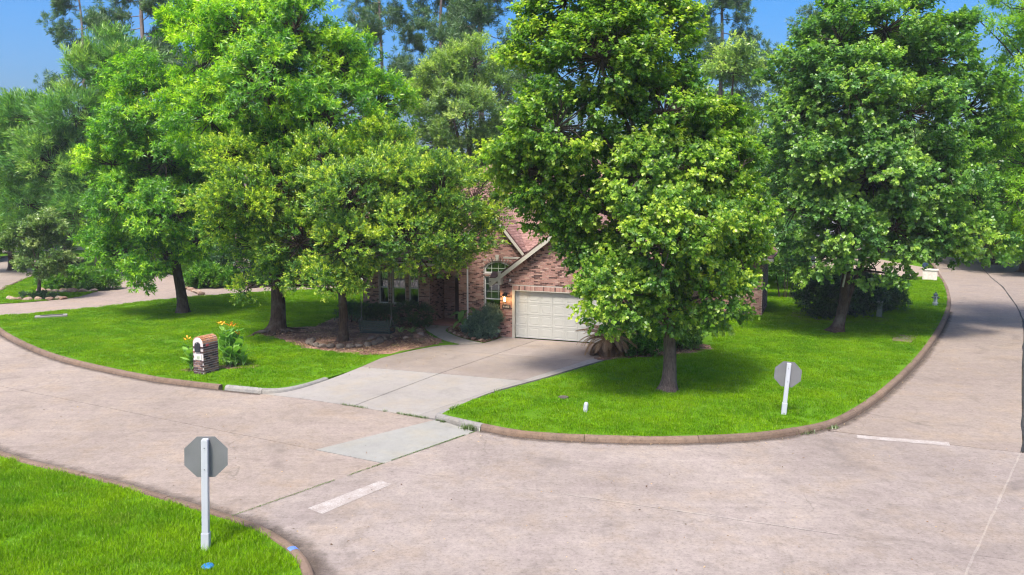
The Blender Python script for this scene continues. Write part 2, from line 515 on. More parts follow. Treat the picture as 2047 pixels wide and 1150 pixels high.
# ------------------------------------------------------------------ lines of the place (metres, camera over the origin)
KL = [(-45, 85), (-41.5, 73), (-38.8, 64), (-35.9, 55.8), (-32.6, 48.8), (-28.6, 42.6), (-24.46, 37.49), (-20.65, 33.54), (-18.08, 31.27), (-15.54, 29.45), (-12.92, 27.82), (-11.19, 27.02), (-9.77, 26.45), (-8.36, 25.95)]
KR = [(-2.05, 22.72), (-0.89, 21.85), (0.36, 21.12), (2.37, 20.72), (4.37, 20.63), (6.46, 20.9), (8.01, 21.48), (9.52, 22.45), (11.77, 25.0), (15.04, 29.4), (18.3, 34.2), (22.8, 41.3), (27.0, 48.5), (31.2, 56.6), (34.5, 63.5), (39, 73), (44.5, 85)]
KN = [(-54, 85), (-50, 72), (-43.5, 56), (-35.5, 42.5), (-27, 31.5), (-19.5, 24.3), (-13.08, 19.69), (-9.57, 17.83), (-7.55, 16.67), (-6.3, 15.93), (-5.01, 15.1), (-4.18, 14.32), (-3.65, 13.6), (-3.29, 12.7), (-3.0, 11), (-3.0, 6), (-3.2, -12)]
EDGE = [(-8.36, 25.95), (-6.91, 25.36), (-5.09, 24.44), (-3.39, 23.52), (-2.05, 22.72)]       # foot of the driveway
RK = [(60, -2), (40, 6), (26, 11.5), (19.5, 14.6), (17.6, 16.6), (18.4, 20.5), (22.5, 27.5), (28.1, 36.2), (32.4, 43.2), (38.3, 54.4), (41.9, 61.6), (46.5, 71), (52, 83)]
klS, krS, knS, rkS = smooth_line(KL), smooth_line(KR), smooth_line(KN), smooth_line(RK)

G = [(-330, -120), (330, -120), (330, 520), (-330, 520)]
sheet('ground', G, -0.16, M_LAWN)

# road bed under all slabs shows in the joints
bed = klS + EDGE[1:-1] + krS + rkS[::-1] + [(60, -12)] + knS[::-1]
road = sheet('road', bed, -0.045, M_JOINT)

def slab(poly, mat, parent, z=0.0, name='slab', label=None):
    if len(poly) < 3: return None
    return sheet(name, poly, z, mat, parent, thick=0.06, label=label)

GJ0, GJ1 = (-5.86, 15.7), (-1.05, 21.68)           # weedy joint between street and crossing
CJ0, CJ1 = (-16.76, 26.5), (-3.54, 19.25)          # centre joint of the street
street = klS + EDGE[1:] + [(-1.9, 22.6), GJ1, GJ0] + [p for p in knS[::-1] if p[0] < -6.2]
far_s, near_s = split(street, CJ0, CJ1, .012)
if sum(p[1] - .55 * p[0] for p in far_s) / len(far_s) < sum(p[1] - .55 * p[0] for p in near_s) / len(near_s):
    far_s, near_s = near_s, far_s
lft, rgt = split(far_s, (-17.22, 26.16), (-13.3, 29.05), .006)
slab(lft, M_ROADL, road); 
PJ0, PJ1 = (-5.12, 20.12), (-2.45, 22.72)
a_, b_ = split(rgt, PJ0, PJ1, .006)
slab(a_, M_ROADL, road); slab(b_, M_PATCH, road, .004, label='pale newer concrete patch in the street')
n1, n2 = split(near_s, (-17.22, 26.16), (-13.3, 29.05), .006)
slab(n1, M_ROADL, road); slab(n2, M_ROADL, road)
# crossing
SJ0, SJ1 = (8.9, 21.75), (13.11, 19.88)
cross = [p for p in krS if p[0] > -1.0 and p[1] < 22.0 and p[0] < 9.0] + [SJ0, SJ1, (17.6, 17.9)] + [p for p in rkS[::-1] if p[1] < 17.5] + [(60, -12)] + [p for p in knS[::-1] if p[1] < 15.75] + [GJ0, GJ1]
cross = [(x + .0, y) for x, y in cross]
XJ0, XJ1 = (7.9, 13.2), (13.11, 19.88)
cl, cr_ = split(cross, XJ0, XJ1, .003)
YJ0, YJ1 = (-3.4, 18.85), (5.85, 15.1)
for piece in (cl, cr_):
    for q in split(piece, YJ0, YJ1, .004):
        slab(clip(q, GJ0, GJ1, -0.03) if False else q, M_ROAD, road)
# road to the right: lane by the lawn, lane beyond the dark centre joint
CR = [(13.2, 19.95), (19.2, 29.4), (25.2, 38.7), (29.3, 45.6), (35.2, 56.7), (38.6, 63.8), (43.2, 73), (49, 85)]
crS = smooth_line(CR)
lane = [p for p in krS if p[1] > 21.9 and p[0] > 8] + crS[::-1] + [(13.08, 19.92), (8.98, 21.8)]
lane2 = offset_line(crS, -.05) + [p for p in rkS[::-1] if p[1] > 17.5] + [(17.7, 17.95), (13.2, 19.9)]
def bands(poly, cuts, mat):
    for c in cuts:
        a, b = (c[0] - .84 * 6, c[1] + .54 * 6 * c[2]), (c[0] + .84 * 6, c[1] - .54 * 6 * c[2])
        below, poly = clip(poly, b, a, .006), clip(poly, a, b, .006)
        slab(below, mat, road)
    slab(poly, mat, road)
bands(lane, [(20.2, 33.8, 1), (28.5, 47, 1), (36, 60, 1)], M_ROAD2)
bands(lane2, [(24, 32, 1), (33, 47, 1), (39, 58, 1)], M_ROAD2)

# driveway of concrete slabs
DR = [(-7.75, 26.15), (-7.1, 26.75), (-6.6, 27.6), (-6.0, 28.94), (-5.27, 31.27), (-4.11, 33.0), (-3.1, 34.0), (-2.2, 34.25), (-1.3, 34.5), (-0.45, 36.05)]
DRr = [(6.3, 33.4), (4.6, 31.9), (3.48, 30.79), (2.39, 29.45), (1.01, 27.75), (-0.4, 26.16), (-1.34, 24.86), (-1.95, 23.7), (-2.2, 22.95)]
drv = [EDGE[0]] + smooth_line(DR, 3) + smooth_line(DRr, 3) + EDGE[::-1][1:-1]
drive = sheet('driveway', [(x, y) for x, y in drv], 0.0, M_JOINT)
def dz(x, y):
    d = ((x + 8.36) * 3.23 + (y - 25.95) * 6.31) / 7.09
    return .012 + .098 * max(0, min(1, d / 3.6))
def dslab(poly, mat):
    if len(poly) < 3: return
    mb = MB(); mb.prism(poly, -0.08, 0.0)
    mb.v = [(x, y, z + dz(x, y)) for x, y, z in mb.v]
    obj('slab', mb, mat, drive, tri=True)
for v in drive.data.vertices: v.co.z = dz(v.co.x, v.co.y) - .03
strip_a, strip_b = (4.1, 32.4), (-1.9, 24.55)
rest, strip = split(drv, strip_b, strip_a, .005)
mL, mR = split(rest, (-5.06, 24.26), (0.45, 34.1), .014)
for piece in (mL, mR):
    lo, hi = split(piece, (2.98, 26.5), (-5.46, 29.6), .014)
    mid, up_ = split(hi, (2.98, 30.75), (-2.9, 33.0), .014)
    for q, m in ((lo, M_DRIVE2), (mid, M_DRIVE), (up_, M_DRIVE)):
        if len(q) > 2: dslab(q, m)
s1, s2 = split(strip, (2.98, 26.5), (-5.46, 29.6), .005)
for q in (s1, s2): dslab(q, M_DRIVE2)

# kerbs: rounded concrete, newer pale pieces at the driveway
PROF = [(-.012, -.05), (-.008, .03), (.008, .10), (.04, .145), (.09, .165), (.16, .165), (.20, .148), (.22, .10), (.22, -.05)]
def part_line(line, f): return [p for p in line if f(p)]
def kerb_run(line, mat, side, seg=3.05, seed=0):
    """a run of cast kerb lengths with narrow joints, each a little uneven"""
    rg = random.Random(seed)
    run = None
    cum = [0.0]
    for p, q in zip(line, line[1:]): cum.append(cum[-1] + math.hypot(q[0] - p[0], q[1] - p[1]))
    def at(d):
        d = max(0, min(cum[-1], d))
        i = max(k for k in range(len(cum)) if cum[k] <= d + 1e-9); i = min(i, len(line) - 2)
        u = (d - cum[i]) / max(cum[i + 1] - cum[i], 1e-9)
        return (line[i][0] + (line[i + 1][0] - line[i][0]) * u, line[i][1] + (line[i + 1][1] - line[i][1]) * u)
    n = max(1, round(cum[-1] / seg)); L = cum[-1] / n
    for k in range(n):
        m = 9
        pts = [at(k * L + .008 + (L - .016) * j / m) for j in range(m + 1)]
        dh = rg.uniform(-.006, .006)
        o = sweep('kerb' if run is None else 'kerb_segment', pts, [(a + rg.uniform(-.003, .003), h + (dh if h > .05 else 0)) for a, h in PROF], mat, side, parent=run)
        for v in o.data.vertices:
            if v.co.z > .06: v.co.z += rg.uniform(-.004, .003)
        if run is None: run = o
kerb_run(part_line(klS, lambda p: p[0] < -9.8), M_KERB, 1, seed=1)
kerb_run(part_line(klS, lambda p: p[0] >= -9.8), M_KERBN, 1, seed=2)
kerb_run(part_line(krS, lambda p: p[0] > -1.0), M_KERB, 1, seed=3)
kerb_run(part_line(krS, lambda p: p[0] <= -.85), M_KERBN, 1, seed=4)
kerb_run(knS, M_KERB, -1, seed=5)
kerb_run(rkS, M_KERB, -1, seed=6)
# flared ends that run up beside the driveway
def wing(line, side):
    n = len(line)
    mb = MB()
    vs = []; k = len(PROF)
    L = [offset_line(line, o * side) for o, h in PROF]
    for i in range(n):
        s = 1 - .62 * i / (n - 1)
        for j in range(k):
            x, y = L[j][i]
            vs.append((x, y, (PROF[j][1] + .0) * s + (dz(x, y) - .012) if PROF[j][1] > 0 else -.05))
    fs = []
    for i in range(n - 1):
        for j in range(k - 1):
            q = (i * k + j, i * k + j + 1, (i + 1) * k + j + 1, (i + 1) * k + j)
            fs.append(q[::-1] if side > 0 else q)
    mb.add(vs, fs)
    obj('kerb', mb, M_KERBN, kind='structure')
wing(smooth_line([(-8.4, 25.97), (-7.85, 26.02), (-7.35, 26.4), (-6.9, 27.05), (-6.55, 27.8)], 4), 1)
wing(smooth_line([(-2.02, 22.70), (-2.28, 23.0), (-2.2, 23.4), (-1.9, 23.9), (-1.55, 24.5)], 4), -1)

# dirt washed into the gutters: a thin film with ragged edges
def dirt_mat():
    t = NT("gutter_dirt")
    p = t.pos()
    fd = t.n("Attribute", attribute_name="tint").outputs['Fac']
    n = t.noise(p, 2.2, 7, .75)
    a = t.math('MULTIPLY', t.ramp(t.math('ADD', fd, t.math('MULTIPLY', t.math('SUBTRACT', n, .5), .9)), [(.42, 0), (.95, 1)]), .8)
    b = t.bsdf(t.mix(t.noise(p, 20, 4), (.05, .038, .03), (.13, .10, .08)), .95, None, .1)
    return t.done(t.n("MixShader", {0: a, 1: t.n("BsdfTransparent").outputs[0], 2: b}).outputs[0])
M_DIRT = dirt_mat()
def gutter(line, side, w, name='gutter_dirt'):
    A, B, C_ = offset_line(line, -.01 * side), offset_line(line, -w * .45 * side), offset_line(line, -w * side)
    V = [(*p, .0075) for q in zip(A, B, C_) for p in q]
    T = []
    for i in range(len(line) - 1):
        for j in range(2):
            q = (i * 3 + j, i * 3 + j + 1, i * 3 + j + 4, i * 3 + j + 3)
            T.append(q if side > 0 else q[::-1])
    V = np.array(V); T = np.array(T)[:, ::-1]
    o = obj(name, np_mesh(name, V, T, np.tile([1.0, .55, 0.0], len(line))), M_DIRT, kind='stuff')
    return o
gutter(part_line(krS, lambda p: p[0] > -1 and p[1] < 46), 1, .42)
gutter(part_line(klS, lambda p: p[0] > -24.6), 1, .4)
gutter(part_line(knS, lambda p: p[1] > 11 and p[0] > -15), -1, .75)

# lawns
kl_in = part_line(offset_line(klS, .2), lambda p: p[0] > -28.4)
kr_in = offset_line(krS, .2)
kn_in = offset_line(knS, -.2)
rk_in = offset_line(rkS, -.17)
dr_in = offset_line(smooth_line(DR, 3), .02)
LZ = .118
ND_NEAR = [(-28.2, 42.4), (-27.0, 42.9), (-24.0, 45.9), (-20.9, 50.4), (-18.06, 52.41), (-16.13, 53.6), (-12, 55.5)]
flare_in = smooth_line([(-8.3, 26.14), (-7.85, 26.22), (-7.5, 26.55), (-7.0, 27.15), (-6.6, 27.85), (-5.97, 29.0), (-5.25, 31.3)], 3)
L_left = kl_in + flare_in + [(-4.2, 33.1), (-3.1, 34.1), (-1.3, 34.6), (-.45, 36.1), (0, 46), (-2, 62), (-12, 60)] + ND_NEAR[::-1]
sheet('lawn', L_left, LZ, M_LAWN, thick=.2)
tip = smooth_line([(-1.95, 22.95), (-2.1, 23.1), (-2.02, 23.4), (-1.74, 23.85), (-1.36, 24.6), (-.32, 26.0), (1.09, 27.62), (2.47, 29.3), (3.56, 30.64), (4.7, 31.8)], 3)
L_right = [p for p in kr_in if p[1] < 66] + [(30, 80), (0, 80), (0, 46), (3, 37), (6.4, 33.5)] + tip[::-1]
sheet('lawn', L_right, LZ, M_LAWN, thick=.2)
L_near = kn_in + [(-60, -12), (-60, 85)]
sheet('lawn', L_near, LZ, M_LAWN, thick=.2)
sheet('lawn', rk_in + [(90, 83), (90, -2)], LZ, M_LAWN)
# neighbour's looping drive and grass island
ND_FAR = [(-32.2, 46.6), (-30.6, 47.4), (-28.9, 48.7), (-28.0, 50.6), (-28.2, 53.5), (-29.7, 57.0), (-32.5, 61.5), (-36.2, 65.5)]
nd = ND_NEAR + [(-12, 58), (-20, 58.5), (-23.5, 60), (-26.5, 63), (-31, 69), (-38.5, 70.5), (-37.5, 66.5)] + smooth_line(ND_FAR, 4)[::-1] + [(-31.4, 46.9), (-28.7, 42.7)]
sheet('neighbour_driveway', nd, .09, M_NDRIVE)
isl = smooth_line(ND_FAR, 4) + [(-38.4, 63.3), (-35.7, 56), (-32.5, 49.2)]
isl = [(x + (.12 if False else 0), y) for x, y in isl]
sheet('lawn', isl, LZ + .01, M_LAWN)
far_lawn = [(-38.5, 71.0), (-31, 69.5), (-26.5, 63.5), (-23, 60.3), (-12, 58.6), (-2, 62), (0, 80), (30, 80), (40, 95), (-40, 95), (-42, 80)]
sheet('lawn', far_lawn, LZ - .004, M_LAWN)
sheet('lawn', [(-40, 95.2), (40, 95.2), (90, 83.4), (300, 300), (-300, 300), (-45.5, 86)], LZ - .02, M_LAWN)

# front walk and planting beds
WALK = [(-4.35, 39.3), (-4.2, 38.2), (-3.72, 36.8), (-3.05, 35.2), (-2.25, 34.22)]
WALKr = [(-1.3, 34.45), (-1.85, 35.05), (-2.65, 36.3), (-3.2, 37.7), (-3.05, 39.0)]
walk = sheet('front_walk', smooth_line(WALK, 4) + smooth_line(WALKr, 4), .128, M_JOINT)
wp = smooth_line(WALK, 4) + smooth_line(WALKr, 4)
w1, w2 = split(wp, (-4.5, 36.2), (-1.5, 37.2), .006)
for q in (w1, w2): slab(q, M_WALK, walk, .142)
rr_ = random.Random(3)
def rough_outline(pts, a=.16):
    return [(x + rr_.uniform(-a, a), y + rr_.uniform(-a, a)) for x, y in smooth_line(pts + pts[:1], 5)[:-1]]
BED = [(-12.2, 37.0), (-10.6, 35.6), (-9.4, 34.0), (-8.2, 32.9), (-6.8, 32.3), (-5.5, 31.8), (-4.3, 33.2), (-3.2, 34.3), (-3.3, 35.4), (-3.9, 36.8), (-4.3, 38.3), (-4.6, 40.5), (-8.7, 42.6), (-9.6, 40.6), (-9.8, 39.0), (-11.4, 38.4)]
sheet('mulch_bed', rough_outline(BED), LZ + .008, M_MULCH)
BED2 = [(-3.15, 38.8), (-3.1, 37.7), (-2.55, 36.3), (-1.75, 35.1), (-1.25, 34.65), (-.55, 35.9), (-.3, 38.2)]
sheet('mulch_bed', BED2, LZ + .012, M_MULCH)
BED3 = [(3.3, 31.3), (3.5, 30.9), (4.4, 31.2), (5.8, 31.5), (7.4, 32.3), (8.6, 33.4), (8.0, 34.6), (6.3, 34.0), (4.9, 32.6)]
sheet('mulch_bed', rough_outline(BED3, .1), LZ + .008, M_MULCH)
sheet('mulch_bed', rough_outline([(15.2, 40.2), (17, 39.6), (19.3, 40.6), (20.5, 43.6), (18.5, 45), (15.5, 43.5)], .15), LZ + .008, M_MULCH)

# grass blades
def tuft_mesh(nb, rad, h, w, seed):
    r = np.random.default_rng(seed)
    V, T = [], []
    for i in range(nb):
        a, q = r.uniform(0, 6.28), rad * math.sqrt(r.uniform())
        x, y = q * math.cos(a), q * math.sin(a)
        az = r.uniform(0, 6.28); hh = h * r.uniform(.55, 1.3); ln = hh * r.uniform(.25, .95)
        dx, dy = math.cos(az), math.sin(az); px, py = -dy * w / 2, dx * w / 2
        o = len(V)
        V += [(x - px, y - py, -.01), (x + px, y + py, -.01), (x + dx * ln * .35 - px * .8, y + dy * ln * .35 - py * .8, hh * .6), (x + dx * ln * .35 + px * .8, y + dy * ln * .35 + py * .8, hh * .6), (x + dx * ln, y + dy * ln, hh)]
        T += [(o, o + 1, o + 3), (o, o + 3, o + 2), (o + 2, o + 3, o + 4)]
    me = np_mesh('grass_tuft', np.array(V), np.array(T))
    me.materials.append(M_BLADE)
    return me

def scatter(name, poly, z, tuft, density, smin, smax, label, seed=0):
    mb = MB()
    A = sum(poly[i][0] * poly[(i + 1) % len(poly)][1] - poly[(i + 1) % len(poly)][0] * poly[i][1] for i in range(len(poly)))
    pp = poly if A > 0 else poly[::-1]
    mb.add([(x, y, z) for x, y in pp], [tuple(range(len(pp)))])
    o = obj(name, mb, M_BLADE, tri=True, kind='stuff', label=label, cat='grass')
    ng = bpy.data.node_groups.new(name, 'GeometryNodeTree')
    ng.interface.new_socket('Geometry', in_out='INPUT', socket_type='NodeSocketGeometry')
    ng.interface.new_socket('Geometry', in_out='OUTPUT', socket_type='NodeSocketGeometry')
    N = ng.nodes.new; Lk = ng.links.new
    gi, go = N('NodeGroupInput'), N('NodeGroupOutput')
    d = N('GeometryNodeDistributePointsOnFaces'); d.inputs['Density'].default_value = density; d.inputs['Seed'].default_value = seed
    ins = N('GeometryNodeInstanceOnPoints'); oi = N('GeometryNodeObjectInfo')
    oi.inputs['Object'].default_value = tuft; oi.inputs['As Instance'].default_value = True
    rv = N('FunctionNodeRandomValue'); rv.data_type = 'FLOAT_VECTOR'
    rv.inputs[0].default_value = (-.12, -.12, 0); rv.inputs[1].default_value = (.12, .12, 6.283)
    sv = N('FunctionNodeRandomValue'); sv.data_type = 'FLOAT'
    sv.inputs[2].default_value = smin; sv.inputs[3].default_value = smax
    Lk(gi.outputs[0], d.inputs['Mesh']); Lk(d.outputs['Points'], ins.inputs['Points']); Lk(oi.outputs['Geometry'], ins.inputs['Instance'])
    Lk(rv.outputs[0], ins.inputs['Rotation']); Lk(sv.outputs[1], ins.inputs['Scale']); Lk(ins.outputs[0], go.inputs[0])
    md = o.modifiers.new('grass', 'NODES'); md.node_group = ng
    return o
tuft_a = bpy.data.objects.new('grass_tuft', tuft_mesh(120, .2, .06, .0085, 1))
tuft_b = bpy.data.objects.new('grass_tuft', tuft_mesh(110, .26, .05, .0125, 2))
def inset_clip(poly, fs):
    return poly
kl_g = part_line(offset_line(klS, .36), lambda p: p[0] > -28.2)
kr_g = offset_line(krS, .36)
kn_g = offset_line(knS, -.33)
g_left = kl_g + offset_line(flare_in[:-1], .22) + [(-5.45, 31.7), (-6.8, 32.2), (-8.2, 32.8), (-9.4, 33.9), (-10.6, 35.5), (-12.2, 36.9), (-11.4, 38.3), (-9.9, 39.1), (-9.7, 40.6), (-9.3, 42.5), (-8, 46), (-6, 52), (-8, 57), (-12, 55.4)] + ND_NEAR[:-1][::-1]
scatter('grass', g_left, LZ, tuft_b, 16, .8, 1.25, 'short green grass covering the left front lawn', 1)
g_right = [p for p in kr_g if p[1] < 62] + [(29, 66), (14, 66), (13, 46), (9, 35), (8.6, 33.3), (7.4, 32.2), (5.8, 31.4), (4.4, 31.1)] + offset_line(tip[:-1], -.2)[::-1]
scatter('grass', g_right, LZ, tuft_b, 19, .8, 1.25, 'short green grass covering the lawn on the corner', 2)
g_near = [p for p in kn_g if p[1] < 22 and p[1] > 9] + [(-9, 9), (-14, 12), (-15.5, 20.8)]
scatter('grass', g_near, LZ, tuft_a, 42, .75, 1.3, 'bright green grass in the near corner of the picture', 3)
scatter('grass', isl, LZ + .01, tuft_b, 8, 1.0, 1.5, 'green grass island inside the looping drive', 4)
scatter('grass', [(-38.5, 71.0), (-31, 69.5), (-26.5, 63.5), (-23, 60.3), (-12, 58.6), (-12, 75), (-38, 80)], LZ, tuft_b, 4, 1.3, 1.8, 'far green grass behind the looping drive', 5)

# painted stop lines, worn
def paint_mat():
    t = NT("worn_road_paint")
    p = t.pos()
    w = t.ramp(t.math('ADD', t.math('MULTIPLY', t.noise(p, 26, 5, .8), .7), t.math('MULTIPLY', t.noise(p, 3, 3), .3)), [(.38, 0), (.56, 1)])
    c = t.mix(w, (.37, .345, .32), (.24, .20, .175))
    return t.done(t.bsdf(c, .9, None, .2))
M_PAINT = paint_mat()
sheet('stop_line', [(-4.33, 16.2), (-3.05, 17.85), (-2.76, 17.62), (-3.95, 15.9)], .006, M_PAINT)
sheet('stop_line', [(9.55, 21.4), (11.72, 20.72), (11.6, 20.42), (9.42, 21.1)], .006, M_PAINT)

# tar-filled centre crack of the road to the right, weeds in the joints
mb = MB()
tl = [(x + rr_.uniform(-.05, .05), y) for x, y in crS if y < 66]
tl2 = [(x + .05 + rr_.uniform(-.04, .06), y - .02) for x, y in tl]
mb.add([(*p, .007) for p in tl] + [(*p, .007) for p in tl2], [(i, len(tl) + i, len(tl) + i + 1, i + 1) for i in range(len(tl) - 1)])
obj('tar_joint', mb, plain("tar", (.03, .028, .026), .7, .4, 3), kind='structure')

# pale sealant smeared over two joints of the crossing
def seal(a, b, w, seed):
    rg = random.Random(seed); n = 26
    dx, dy = b[0] - a[0], b[1] - a[1]; l = math.hypot(dx, dy); nx, ny = -dy / l, dx / l
    L, R_ = [], []
    for i in range(n + 1):
        u = i / n; q = rg.uniform(.25, 1.0) * w
        L.append((a[0] + dx * u + nx * q, a[1] + dy * u + ny * q)); R_.append((a[0] + dx * u - nx * w * rg.uniform(.25, 1.0), a[1] + dy * u - ny * w * rg.uniform(.25, 1.0)))
    mb = MB(); mb.add([(*p, .0045) for p in L + R_], [(n + 1 + i, n + 2 + i, i + 1, i) for i in range(n)])
    obj('joint_seal', mb, M_SEAL, kind='structure')
M_SEAL = concrete("joint_sealant", (.315, .275, .245), (.25, .212, .188), .3)
seal((7.2, 12.3), (13.05, 19.8), .035, 1)
seal((1.2, 17.0), (6.4, 14.9), .03, 2)

# ------------------------------------------------------------------ the brick house
def brick_mat(name, cols):
    t = NT(name)
    r = t.math('FRACT', t.math('ADD', t.n("NewGeometry").outputs['Random Per Island'], t.n("ObjectInfo").outputs['Random']))
    c = t.ramp(r, cols)
    t.t.nodes[-1].color_ramp.interpolation = 'CONSTANT' if False else 'LINEAR'
    n = t.noise(t.pos(), 35, 4, .7)
    c = t.mix(1.0, c, t.ramp(n, [(.25, .65), (.5, 1.0), (.8, 1.3)]), 'MULTIPLY')
    return t.done(t.bsdf(c, .93, t.bump(n, .5, .006), .15))
M_BRICK = brick_mat("house_brick", [(0, (.07, .038, .032)), (.14, (.12, .065, .055)), (.3, (.27, .145, .115)), (.55, (.36, .205, .165)), (.8, (.32, .175, .145)), (1, (.42, .28, .225))])
M_MORTAR = plain("mortar", (.43, .375, .335), .95, .2, 8)
M_TRIM = plain("cream_trim", (.42, .395, .33), .55, .08, 3)
M_DOORW = plain("garage_door_paint", (.40, .39, .35), .5, .05, 2)
M_WFRAME = plain("window_frame_white", (.58, .57, .55), .45, .06, 4)
M_GUT = plain("downspout_paint", (.66, .65, .62), .5, .1, 3)
M_DOOR = plain("dark_entry_door", (.06, .03, .025), .4, .3, 5)
M_DARK = plain("dark_interior", (.012, .012, .014), .9, .3, 3)
M_CURTAIN = plain("curtain", (.55, .42, .46), .9, .12, 4)
M_BLACKM = plain("black_iron", (.02, .02, .022), .45, .3, 8)
def glass_mat():
    t = NT("window_glass")
    g = t.n("BsdfGlossy", {'Color': (.9, .95, 1, 1), 'Roughness': .03}).outputs[0]
    tr = t.n("BsdfTransparent", {'Color': (.72, .76, .78, 1)}).outputs[0]
    f = t.n("Fresnel", {'IOR': 1.5}).outputs[0]
    return t.done(t.n("MixShader", {0: t.math('ADD', f, .06), 1: tr, 2: g}).outputs[0])
M_GLASS = glass_mat()
def shingle_mat(name, a, b):
    t = NT(name)
    r = t.n("NewGeometry").outputs['Random Per Island']
    c = t.mix(r, a, b)
    n = t.noise(t.pos(), 50, 3, .8)
    c = t.mix(1.0, c, t.ramp(n, [(.3, .75), (.7, 1.25)]), 'MULTIPLY')
    c = t.mix(t.math('MULTIPLY', t.ramp(t.noise(t.pos(), .8, 4), [(.5, 0), (.7, 1)]), .3), c, tuple(x * .6 for x in a))
    return t.done(t.bsdf(c, .95, t.bump(n, .4, .005), .1))
M_SHINGLE = shingle_mat("roof_shingle", (.195, .105, .09), (.30, .18, .155))
M_ROOFB = plain("roof_deck", (.10, .055, .05), .95)

HROT = math.atan2(-.368, .93)
house = thing('brick_house', 'red brick house with a cream two-car garage door and a reddish shingle roof', 'house', (-.54, 36.16, .118), HROT)
EAVE, PITCH, GW = 2.78, .75, 7.6
BAYB, BAYA0, BAYA1 = 1.9, -3.0, .25

def wall_cells(mb, a0, a1, z0, z1, y0, y1, ops):
    xs = sorted({a0, a1, *[o[0] for o in ops], *[o[1] for o in ops]})
    zs = sorted({z0, z1, *[o[2] for o in ops], *[o[3] for o in ops]})
    for i in range(len(xs) - 1):
        for j in range(len(zs) - 1):
            cx, cz = (xs[i] + xs[i + 1]) / 2, (zs[j] + zs[j + 1]) / 2
            if any(o[0] < cx < o[1] and o[2] < cz < o[3] for o in ops): continue
            mb.bbox((xs[i], y0, zs[j]), (xs[i + 1], y1, zs[j + 1]))

BL, BH, MJ = .194, .057, .0105
def lay(a0, a1, z0, z1, ops, top=None, seed=0):
    """running bond: list of (a centre, z centre, length)"""
    out = []
    pitch = BH + MJ
    k = 0
    z = z0
    while z + BH < z1 + 1e-6:
        lo, hi = a0, a1
        if top:
            lo, hi = top(z + BH + .01)
        iv = [(lo, hi)]
        for o in ops:
            if z + BH > o[2] and z < o[3]:
                nv = []
                for p, q in iv:
                    if o[1] <= p or o[0] >= q: nv.append((p, q)); continue
                    if o[0] > p: nv.append((p, o[0]))
                    if o[1] < q: nv.append((o[1], q))
                iv = nv
        off = (BL + MJ) / 2 if k % 2 else 0
        for p, q in iv:
            i0 = math.floor((p - a0 - off) / (BL + MJ)); i1 = math.ceil((q - a0 - off) / (BL + MJ))
            for i in range(i0, i1 + 1):
                s = a0 + off + i * (BL + MJ); e = s + BL
                s, e = max(s, p + MJ / 2), min(e, q - MJ / 2)
                if e - s > .03: out.append(((s + e) / 2, z + BH / 2, e - s))
        z += pitch; k += 1
    return out
brick_me = MB().box((0, 0, 0), (1, .05, BH)).mesh('brick')
brick_me.materials.append(M_BRICK)
sold_me = MB().box((0, 0, 0), (.058, .05, .19)).mesh('brick')
sold_me.materials.append(M_BRICK)

# garage front wall
DA0, DA1, DZ1 = .62, 5.55, 2.16
gw = MB()
wall_cells(gw, 0, GW, -.1, EAVE, 0, .22, [(DA0, DA1, -.1, DZ1)])
apex = EAVE + GW / 2 * PITCH
gw.add([(0, 0, EAVE), (GW, 0, EAVE), (GW / 2, 0, apex), (0, .22, EAVE), (GW, .22, EAVE), (GW / 2, .22, apex)], [(0, 1, 2), (5, 4, 3), (0, 2, 5, 3), (1, 4, 5, 2)])
gwall = obj('garage_wall', gw, M_MORTAR, house)
top = lambda z: (0, GW) if z < EAVE else ((z - EAVE) / PITCH, GW - (z - EAVE) / PITCH)
bs = lay(0, GW, .02, apex - .1, [(DA0 - .02, DA1 + .02, -1, DZ1 + .25)], top) + [(x, z, l) for x, z, l in lay(0, .6, DZ1 + .03, DZ1 + .25, [])] 
bs = [b for b in bs if not (DA0 - .02 < b[0] < DA1 + .02 and b[1] < DZ1 + .25)]
bs.sort(key=lambda b: abs(b[0] - 1.7) * .8 + abs(b[1] - 3.1))
sold = [(DA0 + .04 + i * .0686, DZ1 + .13) for i in range(int((DA1 - DA0) / .0686))]
IND = 300 - 46
for x, z in sold[:46]:
    obj('brick', sold_me, None, gwall, loc=(x, .012, z))
for x, z, l in bs[:IND]:
    o = obj('brick', brick_me, None, gwall, loc=(x, .012, z)); o.scale = (l, 1, 1)
rest_b = MB()
for x, z, l in bs[IND:]: rest_b.box((x, .012, z), (l, .05, BH))
for x, z in sold[46:]: rest_b.box((x, .012, z), (.058, .05, .19))
obj('bricks', rest_b, M_BRICK, gwall, kind='stuff')
# soldier bricks along the rake
rk = MB()
for sgn in (1, -1):
    for i in range(46):
        u = .18 + i * .0735
        x = u * .8; z = EAVE + x * PITCH - .13
        xx = x if sgn > 0 else GW - x
        if x < GW / 2 - .1: rk.box((xx + sgn * .06, .003, z), (.06, .05, .19), ry=-sgn * math.atan(PITCH))
obj('bricks', rk, M_BRICK, gwall, kind='stuff', label='slanted brick course under the gable edge')

